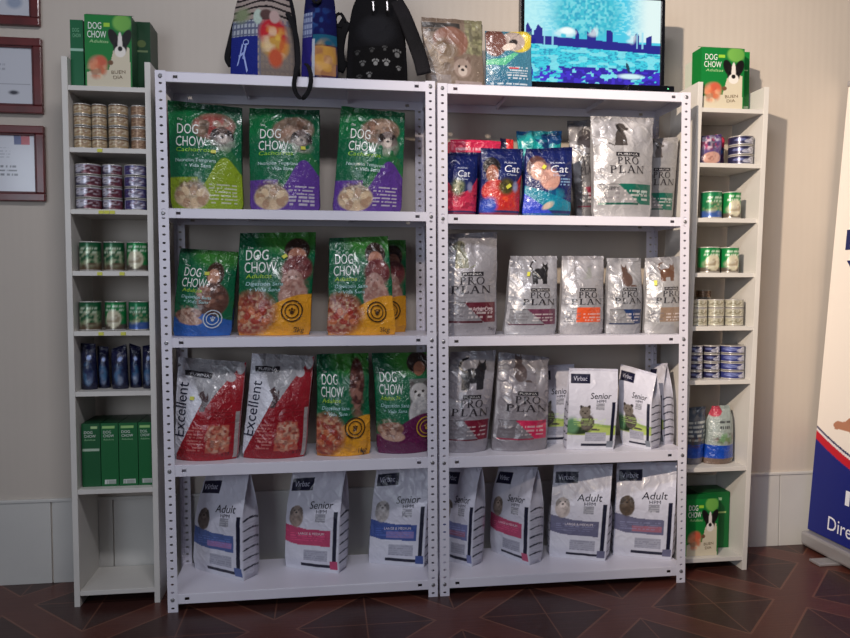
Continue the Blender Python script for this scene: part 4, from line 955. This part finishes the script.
place_bag(FB, 'small dark blue kibble bag at the left on the seventh shelf of the right bookcase', 'bag', 'small blue kibble bags in the right bookcase', BZ[6], (684, .14), (706, .14), (685, 408), (706, 406), .09, lambda p, k: p.mask(np.ones_like(p.U), (60, 70, 84)).rect(-1, .0, 2, .12, (110, 110, 120)).rect(-1, .12, 2, .36, (26, 70, 160)).lines(.1, .42, .95, .8, 5, (180, 184, 180), .8).mottle(.5, .4, .7, .12, [(90, 60, 40)], 16).c, [], seed=226, wr=.006, res=.003)
place_bag(FB, 'small white and blue kibble bag with rounded top, seventh shelf of the right bookcase', 'bag', 'small blue kibble bags in the right bookcase', BZ[6], (708, .13), (737, .13), (709, 406), (732, 405), .10, lambda p, k: p.mask(np.ones_like(p.U), (150, 160, 156)).rect(-1, 0, 2, .1, (110, 90, 80)).rect(-1, .1, 2, .34, (22, 70, 170)).mottle(.6, .45, .5, .12, [(120, 60, 50), (80, 140, 60), (70, 48, 36)], 16).ell(.2, .92, .3, .1, (180, 60, 80)).lines(.35, .62, .85, .8, 2, (30, 32, 40), .85).c, [], seed=229, wr=.006, res=.003, wprof=lambda v: 1-.25*smooth01((v-.75)/.25))

# ------------------------------------------------------------------ on top of the racks
Z = 2.0001
def dome(v): return np.sqrt(np.clip(1-(np.clip(v, 0, 1)**4.5)*.92, 0, 1))*(.96+.04*np.cos(v*3))
def art_tiger(p, k):
    p.mask(np.ones_like(p.U), (150, 136, 130))
    w = np.sin(p.V*105+2.6*np.sin(p.U*7+1)+3*vnoise(p.U*4, p.V*5, 4))
    p.mask((w > .45)*(p.V > .55)*1., (34, 28, 30)); 
    if k == 1: return p.mask(np.ones_like(p.U), (20, 18, 22)).c
    p.mask(((np.sin(p.U*90) > .4) | (np.sin(p.V*90) > .4))*(p.V < .55)*1., (96, 100, 120), .8)
    p.rect(0, .40, .42, .55, (160, 166, 176)); p.mask(((np.sin(p.U*110) > .5) | (np.sin(p.V*110) > .5))*(p.V < .55)*(p.V > .4)*(p.U < .42)*1., (60, 66, 100), .8)
    p.rect(0, 0, .40, .40, (30, 40, 120))
    p.rect(.44, .0, 1, .5, (126, 112, 100), .8); p.rect(.46, .3, .8, .5, (170, 40, 52), .8).ell(.62, .44, .2, .13, (176, 40, 52), soft=.4).ell(.66, .3, .18, .1, (190, 146, 70), soft=.5).mottle(.65, .34, .24, .2, [(226, 190, 80), (196, 50, 44), (220, 200, 170)], 13); p.ell(.66, .2, .1, .09, (186, 84, 56), soft=.5)
    p.ell(.4, .58, .07, .07, (170, 186, 176), soft=.3); p.ell(.53, .6, .1, .05, (84, 62, 60), soft=.3); p.ell(.66, .58, .08, .06, (176, 150, 146), soft=.3); p.ell(.14, .6, .12, .07, (120, 130, 100), soft=.8)
    p.mask((p.U > .93)*1., (24, 22, 26)); p.rect(0, 0, 1, .035, (40, 28, 26))
    return p.c
pawl = [('p', [(.10, .12), (.12, .13), (.19, .32), (.17, .33)], (150, 166, 220)), ('p', [(.13, .20), (.22, .24), (.21, .26), (.12, .22)], (150, 166, 220)), ('p', [(.19, .22), (.21, .23), (.26, .08), (.24, .06)], (150, 166, 220)), ('p', [(.22, .33), (.25, .33), (.2, .18), (.18, .19)], (150, 166, 220)), RING(.23, .34, .03, (150, 166, 220), .3)]
def kid_pack(name, label, px0, px1, pyt, Y, D, art, items, seed, tl, tr):
    return place_bag(name, label, 'backpack', 'small backpacks on the left rack', Z+.0042, (px0, Y), (px1, Y), tl, tr, D, art, items, seed=seed, wr=.003, mat_=M_cloth, wprof=dome, sealed=False, part='main_compartment', edge=.45, vs=.6)
b1 = kid_pack('backpack', 'small backpack with tiger stripe top and blue corner patch', 229, 300, 0, .05, .13, art_tiger, pawl, 301, (230, -22), (300, -22))
def art_pack2(p, k):
    p.mask(np.ones_like(p.U), (20, 22, 74))
    if k == 1: return p.mask(np.ones_like(p.U), (16, 16, 40)).c
    p.mottle(.5, .55, .5, .14, [(50, 90, 150), (14, 30, 90)], 22, .9); p.rect(.3, .33, 1, .42, (30, 96, 120), .8)
    p.rect(0, 0, .28, .4, (40, 34, 110)); p.rect(0, .4, .28, .62, (150, 160, 190)); p.mask(((np.sin(p.U*120) > .5) | (np.sin(p.V*110) > .5))*(p.V < .62)*(p.V > .4)*(p.U < .28)*1., (50, 60, 110), .8)
    p.rect(.36, .06, .95, .32, (180, 130, 86), .9); p.mottle(.66, .2, .42, .2, [(226, 180, 130), (150, 96, 60), (210, 160, 60)], 14, .9); p.rect(.28, .05, .36, .38, (190, 196, 206), .8)
    p.mask((p.V > .66)*1., (16, 18, 60), .8); p.mottle(.3, .8, .25, .2, [(70, 60, 80)], 12, .7); p.rect(0, 0, 1, .04, (30, 22, 24))
    return p.c
b2 = kid_pack('backpack', 'small navy backpack with golden patch between the striped and black ones', 301, 338, 0, .06, .10, art_pack2, [], 305, (302, -26), (338, -26))
def paws(p, k):
    p.mask(np.ones_like(p.U), (15, 14, 17))
    if k: return p.c
    p.ell(.5, .52, .33, .14, (30, 30, 34), soft=.5); p.rect(.08, .05, .95, .36, (11, 10, 12))
    for (u, v, s, c) in ((.25, .19, .035, 90), (.46, .2, .04, 130), (.64, .2, .042, 130), (.83, .3, .05, 110), (.16, .3, .03, 60), (.4, .32, .03, 60), (.62, .34, .03, 70), (.36, .08, .03, 110), (.85, .16, .03, 110), (.2, .06, .03, 60)):
        g = (c, c, c); a = p.asp
        p.ell(u, v-.2*s, .55*s/a, .5*s, g)
        for t in (-.9, -.3, .3, .9): p.ell(u+math.sin(t)*s*.95/a, v+math.cos(t)*s*.75, .2*s/a, .26*s, g)
    return p.c
b3 = place_bag('backpack', 'large black backpack with white paw print pocket', 'backpack', 'small backpacks on the left rack', Z+.0042, (347, .05), (409, .05), (345, -12), (406, -12), .15, paws, [], seed=309, wr=.004, mat_=M_cloth, wprof=dome, sealed=False, part='main_compartment', edge=.5, vs=.6)
def strap(parent, pts, w, t, name='shoulder_strap', side=(1, 0, 0), m=None):
    """pts: (px, py, Y)"""
    inv = parent.matrix_basis.inverted()
    P = [inv @ Vector(at(*q)) for q in pts]
    return MB().sweep(spline([tuple(p) for p in P], 8), w, t, side).build(name, m or M_black, parent, smooth=True)
bpy.context.view_layer.update()
strap(b1, [(244, 5, .13), (236, 22, .13), (230, 45, .125), (227.5, 58, .12), (231, 66, .115)], .024, .012, side=(1, 0, 0))
strap(b1, [(282, 8, .10), (290, 18, .06), (296, 36, .04), (298, 60, .01), (296, 72, -.02), (294, 85, -.022), (297, 95, -.024), (303, 98, -.024), (309, 90, -.022), (311, 78, -.022), (309, 68, .0), (306, 64, .025)], [.02]*33+[.017]*60, .006, side=(1, .3, 0))
strap(b2, [(313, 0, .06), (316, 3, .05), (321, 0, .06)], .012, .008, name='grab_handle')
for q, (a, b) in enumerate((((402, 10), (424, 80)), )):
    strap(b3, [(396, 2, .10), (404, 16, .08), (412, 36, .06), (420, 58, .05), (424, 74, .05)], .058, .02)
strap(b3, [(347, 22, .17), (341, 32, .17), (338, 50, .17), (340, 64, .17), (346, 68, .17)], .05, .02)
strap(b3, [(346, 22, .16), (341, 14, .16), (336, 16, .16), (336, 24, .16), (342, 27, .16)], .012, .006, name='loop')
for px in (373, 387): strap(b3, [(px, 1, .035), (px+.4, 6, .034), (px+.6, 11, .034)], .008, .004, name='zip_pull', m=M_bolt)

# flat printed packets left of the television
def art_mag(p, k):
    p.mask(np.ones_like(p.U), (120, 104, 92))
    if k: return p.c
    p.rect(.0, .86, .62, .94, (60, 56, 54)); p.lines(.0, .8, .6, .85, 1, (60, 54, 50), .8, .9); p.rect(.7, .5, 1, 1, (124, 122, 96), .8); p.mottle(.85, .72, .2, .3, [(170, 170, 130), (70, 66, 50)], 24)
    p.ell(.45, .66, .3, .22, (130, 92, 78)); p.mottle(.3, .5, .35, .25, [(70, 56, 46), (150, 130, 110), (96, 80, 60)], 12); face(p, .63, .3, .13, (150, 132, 122), ears=(110, 90, 80), muzzle=(190, 176, 166)); p.rect(.1, .02, .42, .2, (150, 146, 150), .4); p.rect(.5, .02, .96, .12, (166, 150, 150), .7); p.lines(.5, .04, .9, .1, 1, (60, 50, 50), .8, .7)
    return p.c
place_bag('cat_litter_packet', 'tall brown printed packet with a cat picture beside the black backpack', 'packet', 'printed packets beside the television', Z+.0042, (427, .10), (485, .10), (421, 17), (482, 21), .05, art_mag, [], seed=320, wr=.003, mat_=M_matte, edge=.4)
def art_blue(p, k):
    p.mask(np.ones_like(p.U), (56, 116, 140)).mask(smooth01((.5-p.V)/.5), (44, 96, 128)).mask(smooth01(p.U-.5), (96, 140, 166), .6)
    if k: return p.c
    p.ell(.72, .83, .3, .2, (206, 186, 60)).ell(.6, .82, .26, .17, (170, 156, 150)); p.ell(.2, .8, .25, .25, (110, 74, 66)); p.ell(.6, .8, .1, .06, (50, 44, 44), .4).ell(.5, .72, .16, .06, (214, 200, 190), .3); p.poly([(0, .5), (.35, .52), (.6, .62), (.7, .6), (.4, .4), (0, .42)], (90, 180, 140)); p.lines(.45, .18, .9, .4, 5, (226, 232, 240), .7); p.lines(.1, .04, .9, .12, 2, (214, 224, 232), .7); p.rect(.48, .34, .7, .37, (200, 70, 70))
    return p.c
place_bag('treat_packet', 'light blue printed packet with a dog picture beside the television', 'packet', 'printed packets beside the television', Z, (487, .05), (533, .05), (485, 31), (531, 32), .045, art_blue, [], seed=324, wr=.003, mat_=M_film, edge=.4)

# television
TY = .11
tl_ = at(517, 0, TY); bl_ = at(524, 86, TY); br_ = at(661, 91, TY)
tz0 = 2.018; tx0, tx1 = float(xat(520, TY, 2.1)), float(xat(664.5, TY, 2.1)); TW = tx1-tx0; TH = TW*.62
tv = thing('television', 'flat black television showing a blue toned picture', 'television', ((tx0+tx1)/2, TY, 2.0))
w2 = TW/2; bz = .018; bot = .034
MB().box(-w2, w2, 0, .03, .018, .018+bot).box(-w2, -w2+bz, 0, .03, .018+bot, .018+TH).box(w2-bz, w2, 0, .03, .018+bot, .018+TH).box(-w2, w2, 0, .03, .018+TH, .018+TH+bz).build('bezel', M_tvb, tv, bevel=.003); bezel = tv.children[0]
MB().box(-w2+.01, w2-.01, .022, .05, .028, .018+TH+.008).box(-w2+.12, w2-.12, .05, .075, .08, TH-.05).build('back_cover', M_tvb, tv, bevel=.006)
nu, nv = 210, 130; U, V_ = np.meshgrid(np.linspace(0, 1, nu+1), np.linspace(0, 1, nv+1))
# the upper third of the screen lies above the photograph
p = Paint(U, V_, (60, 190, 225), 1.6, 7); vt = .0
s = lambda y: y      # v measured on the screen
p.mask(np.ones_like(U), (70, 200, 228))
n = vnoise(U*50, V_*60, 3)
p.mask(((V_ > .58) & (n > .5))*1., (140, 226, 240)); p.ell(.45, .8, .25, .3, (60, 190, 210), soft=.4).mottle(.45, .8, .28, .3, [(30, 150, 190), (140, 230, 236)], 40)
p.mask(smooth01((U-.72)/.2)*(V_ > .5), (226, 246, 244)).mask(smooth01((.3-U)/.25)*(V_ > .5), (190, 240, 244), .8)
n2 = vnoise(U*16, V_*6, 8); line = .44-.07*U
p.mask(((V_ > line) & (V_ < line+.10+.10*(vnoise(U*34, U*0, 5) > .42)*(vnoise(U*13, U*0+2, 6) > .3)*(.5+vnoise(U*40, U*0+4, 6))))*1., (22, 26, 138))
p.mottle(.3, .57, .12, .06, [(236, 250, 250)], 22).mottle(.5, .6, .06, .07, [(236, 250, 250)], 18).mottle(.78, .56, .05, .1, [(236, 250, 250)], 18); p.ell(.31, .6, .05, .04, (240, 252, 252), soft=.5)
for u in (.14, .2, .82, .86): p.rect(u, line.mean()+.02, u+.012, .62, (150, 220, 240), .8)
low = V_ < line
p.mask(low*1., (60, 206, 226)); p.mask((low & (vnoise(U*60, V_*110, 11) > .62))*1., (30, 120, 170), .7).mask((low & (vnoise(U*14, V_*30, 12) > .6))*1., (140, 232, 240), .7)
p.mask(((V_ < .19) & (vnoise(U*30, V_*22, 13) > .35) & (vnoise(U*9, V_*3, 14) > .3))*1., (40, 20, 160)).mask(((V_ < .16) & (vnoise(U*40, V_*40, 15) > .62))*1., (60, 40, 200))
p.ell(.78, .1, .09, .03, (210, 240, 246), soft=.6); p.ell(.76, .2, .012, .06, (20, 60, 90), .3)
sw0, sw1, sz0, sz1 = -w2+bz, w2-bz, .018+bot, .018+TH
Vs = np.stack([sw0+(sw1-sw0)*U, np.full_like(U, .006), sz0+(sz1-sz0)*V_], -1).reshape(-1, 3)
Fs = [(j*(nu+1)+i, j*(nu+1)+i+1, (j+1)*(nu+1)+i+1, (j+1)*(nu+1)+i) for j in range(nv) for i in range(nu)]
M_scr = mat('lit_television_screen', 'attr', .3, emit=1.0)
mesh_obj('screen', Vs, Fs, M_scr, tv, col=p.c.reshape(-1, 3))
V, F, a_ = font_mesh('AOC'); mesh_obj('badge', [(-.004+(x-.5)*.024, -.0006, .028+y*.006) for x, y in V], F, M_bolt, bezel)
MB().box(-.12, .12, -.02, .11, .0003, .010).build('stand_base', M_tvb, tv, bevel=.003)
MB().box(-.03, .03, .012, .045, .010, .06).build('stand_neck', M_tvb, tv, bevel=.002)
sb = thing('decoder_box', 'low black box standing at the right end under the television', 'decoder', (0, 0, 2.0))
xa, xb = float(xat(628, .015, 2.0)), float(xat(674, .015, 2.0))
MB().box(xa, xb, .012, .085, .0015, .026).build('case', M_tvb, sb, bevel=.002)
MB().box(xb-.03, xb-.024, .0112, .013, .012, .016).build('indicator_light', mat('green_led', (120, 255, 190), .4), sb)
MB().box(xa+.02, xa+.03, .02, .03, .0002, .002).box(xb-.03, xb-.02, .02, .03, .0002, .002).box(xa+.02, xa+.03, .06, .07, .0002, .002).box(xb-.03, xb-.02, .06, .07, .0002, .002).build('foot', M_dark, sb)

# ------------------------------------------------------------------ framed certificates
def picture(label, z0, z1, xr, art, items, W=.42):
    r = thing('picture_frame', label, 'picture frame', (xr-W/2, WY-.0125, z0), 0, 'framed certificates on the wall')
    H = z1-z0; fw = .032; w = W/2; mb = MB()
    for (a, b, c, d) in ((-w, w, 0, fw), (-w, w, H-fw, H), (-w, -w+fw, fw, H-fw), (w-fw, w, fw, H-fw)): mb.box(a, b, -.012, .012, c, d)
    mb.build('frame', M_frame, r, bevel=.004)
    mb = MB(); g = fw-.001; h = .008
    for (a, b, c, d) in ((-w+g, w-g, g, g+h), (-w+g, w-g, H-g-h, H-g), (-w+g, -w+g+h, g, H-g), (w-g-h, w-g, g, H-g)): mb.box(a, b, -.005, .006, c, d)
    mb.build('inner_moulding', mat('dark_red_moulding', (78, 24, 26), .4), r, bevel=.002)
    nu, nv = 120, 80; U, V = np.meshgrid(np.linspace(0, 1, nu+1), np.linspace(0, 1, nv+1)); x0, x1, z0_, z1_ = -w+fw, w-fw, fw, H-fw
    c = art(Paint(U, V, (196, 198, 206), (x1-x0)/(z1_-z0_), 5)).c.reshape(-1, 3); asp = (x1-x0)/(z1_-z0_)
    Vs = [tuple(q) for q in np.stack([x0+(x1-x0)*U, np.full_like(U, .003), z0_+(z1_-z0_)*V], -1).reshape(-1, 3)]; c = list(map(tuple, c))
    F = [(j*(nu+1)+i, j*(nu+1)+i+1, (j+1)*(nu+1)+i+1, (j+1)*(nu+1)+i) for j in range(nv) for i in range(nu)]
    for (UV, FF, cc) in decals(items, asp):
        b = len(Vs); Vs += [(x0+(x1-x0)*q[0], .0018, z0_+(z1_-z0_)*q[1]) for q in UV]; c += [tuple(cc)]*len(UV); F += [tuple(b+i for i in f) for f in FF]
    mesh_obj('certificate', Vs, F, mat('certificate_paper_under_glass', 'attr', .25, coat=.6), r, col=np.array(c))
picture('red framed certificate cut off at the top, uppermost of three', 2.252, 2.552, -.522, lambda p: p.lines(.2, .5, .8, .8, 4, (110, 110, 124), .6).ell(.82, .25, .08, .1, (150, 160, 180), soft=.6), [])
picture('red framed certificate with signature lines, middle of three', 1.908, 2.204, -.518, lambda p: p.lines(.3, .6, .7, .75, 2, (120, 120, 130), .5).rect(.5, .36, .95, .37, (110, 110, 120), .6).rect(.55, .42, .9, .425, (130, 130, 140), .5).ell(.78, .22, .05, .035, (60, 60, 70), soft=.8), [])
picture('red framed certificate with small blue and red flag, lowest of three', 1.562, 1.861, -.516, lambda p: p.rect(.76, .82, .84, .98, (60, 70, 120)).rect(.84, .82, .93, .98, (170, 60, 70)).lines(.45, .3, .8, .5, 3, (50, 52, 66), .8).lines(.3, .6, .72, .8, 4, (130, 134, 146), .5), [])

# ------------------------------------------------------------------ roll-up banner
A = np.array([2.827, .315]); dr = np.array([.03, -1.]); dr /= np.linalg.norm(dr)
bn = thing('rollup_banner', 'white and blue roll-up banner with a red swoosh beside the right bookcase', 'banner', (A[0], A[1], 0))
BW, BH = .85, 2.15
topx = float(at(851, 60, A[1]+.0)[0])-A[0]; topz = float(at(851, 60, A[1])[2])
lean = topx/topz
nu, nv = 200, 520; U, V = np.meshgrid(np.linspace(0, 1, nu+1), np.linspace(0, 1, nv+1)); z0 = .085
Zs = z0+V*(BH-z0)
p = Paint(U, Zs/BH, (236, 228, 220), BW/BH, 3); f = Zs
zc = lambda u: .535-.42*np.clip(u, 0, .7)+.3*np.clip(u, 0, 1)**2
cr = zc(U)
p.mask((f < cr+.040)*1., (24, 30, 84)).mask((f < cr+.03)*1., (226, 222, 226)).mask((f < cr+.018)*1., (190, 26, 44)).mask((f < cr-.022)*1., (24, 34, 116))
# printed hand reaching in
def pt(px, py):
    d = _ray(px, py)       # meet the leaning sheet
    k = np.linalg.solve(np.array([[dr[0]*BW, lean, -d[0]], [dr[1]*BW, 0, -d[1]], [0, 1, -d[2]]]), CP-np.array([A[0], A[1], 0])); return (k[0], k[1]/BH)
hand = [pt(*q) for q in ((833, 425), (836, 421), (845, 422), (850, 418), (860, 410), (880, 405), (880, 440), (858, 436), (848, 432), (842, 430), (835, 429))]
p.poly(hand, (176, 122, 96))
it = []
def ban_text(txt, px, py, h, w, col):
    u, v = pt(px, py); it.append(T(txt, u, v, w, h, col))
ban_text('Dire', 827.5, 529, .03, .17, (226, 228, 240))
ban_text('I', 845, 505, .032, .03, (226, 228, 240))
ban_text('B', 845.5, 250, .045, .16, (26, 34, 90)); ban_text('V', 845, 282, .048, .2, (26, 34, 90))
def bpos(u, z, off=0): return (dr[0]*u*BW+lean*z-off, dr[1]*u*BW, z)
Vs = [bpos(u, z, 0) for u, z in zip(U.ravel(), Zs.ravel())]; c = list(map(tuple, p.c.reshape(-1, 3)))
F = [(j*(nu+1)+i, j*(nu+1)+i+1, (j+1)*(nu+1)+i+1, (j+1)*(nu+1)+i) for j in range(nv) for i in range(nu)]
for (UV, FF, cc) in decals(it, BW/BH):
    b = len(Vs); Vs += [bpos(q[0], q[1]*BH, .0015) for q in UV]; c += [tuple(cc)]*len(UV); F += [tuple(b+i for i in ff) for ff in FF]
o = mesh_obj('printed_sheet', Vs, F, mat('banner_vinyl', 'attr', .45, spec=.3), bn, col=np.array(c))
def bbox(x0, x1, u0, u1, za, zb, name, m, bev=.004, ln=0):
    mb = MB(); V = []
    for zz in (za, zb):
        for (uu, xx) in ((u0, x0), (u1, x0), (u1, x1), (u0, x1)): V.append((dr[0]*uu*BW+xx+lean*zz*ln, dr[1]*uu*BW, zz))
    mb.add(V, [(0, 1, 2, 3), (7, 6, 5, 4), (0, 4, 5, 1), (1, 5, 6, 2), (2, 6, 7, 3), (3, 7, 4, 0)]); return mb.build(name, m, bn, bevel=bev)
bbox(-.03, .06, .0, 1.0, .014, .08, 'base_cassette', M_alu, .012)
bbox(-.01, .01, 0, 1, BH-.012, BH+.012, 'top_rail', M_alu, .004, 1)
bbox(.03, .045, .49, .51, .08, BH-.01, 'support_pole', M_alu, .004, .9)
bbox(-.11, .12, .2, .28, .0005, .013, 'foot', M_alu, .003)
bbox(-.17, .12, .72, .81, .0005, .013, 'foot', M_alu, .003)
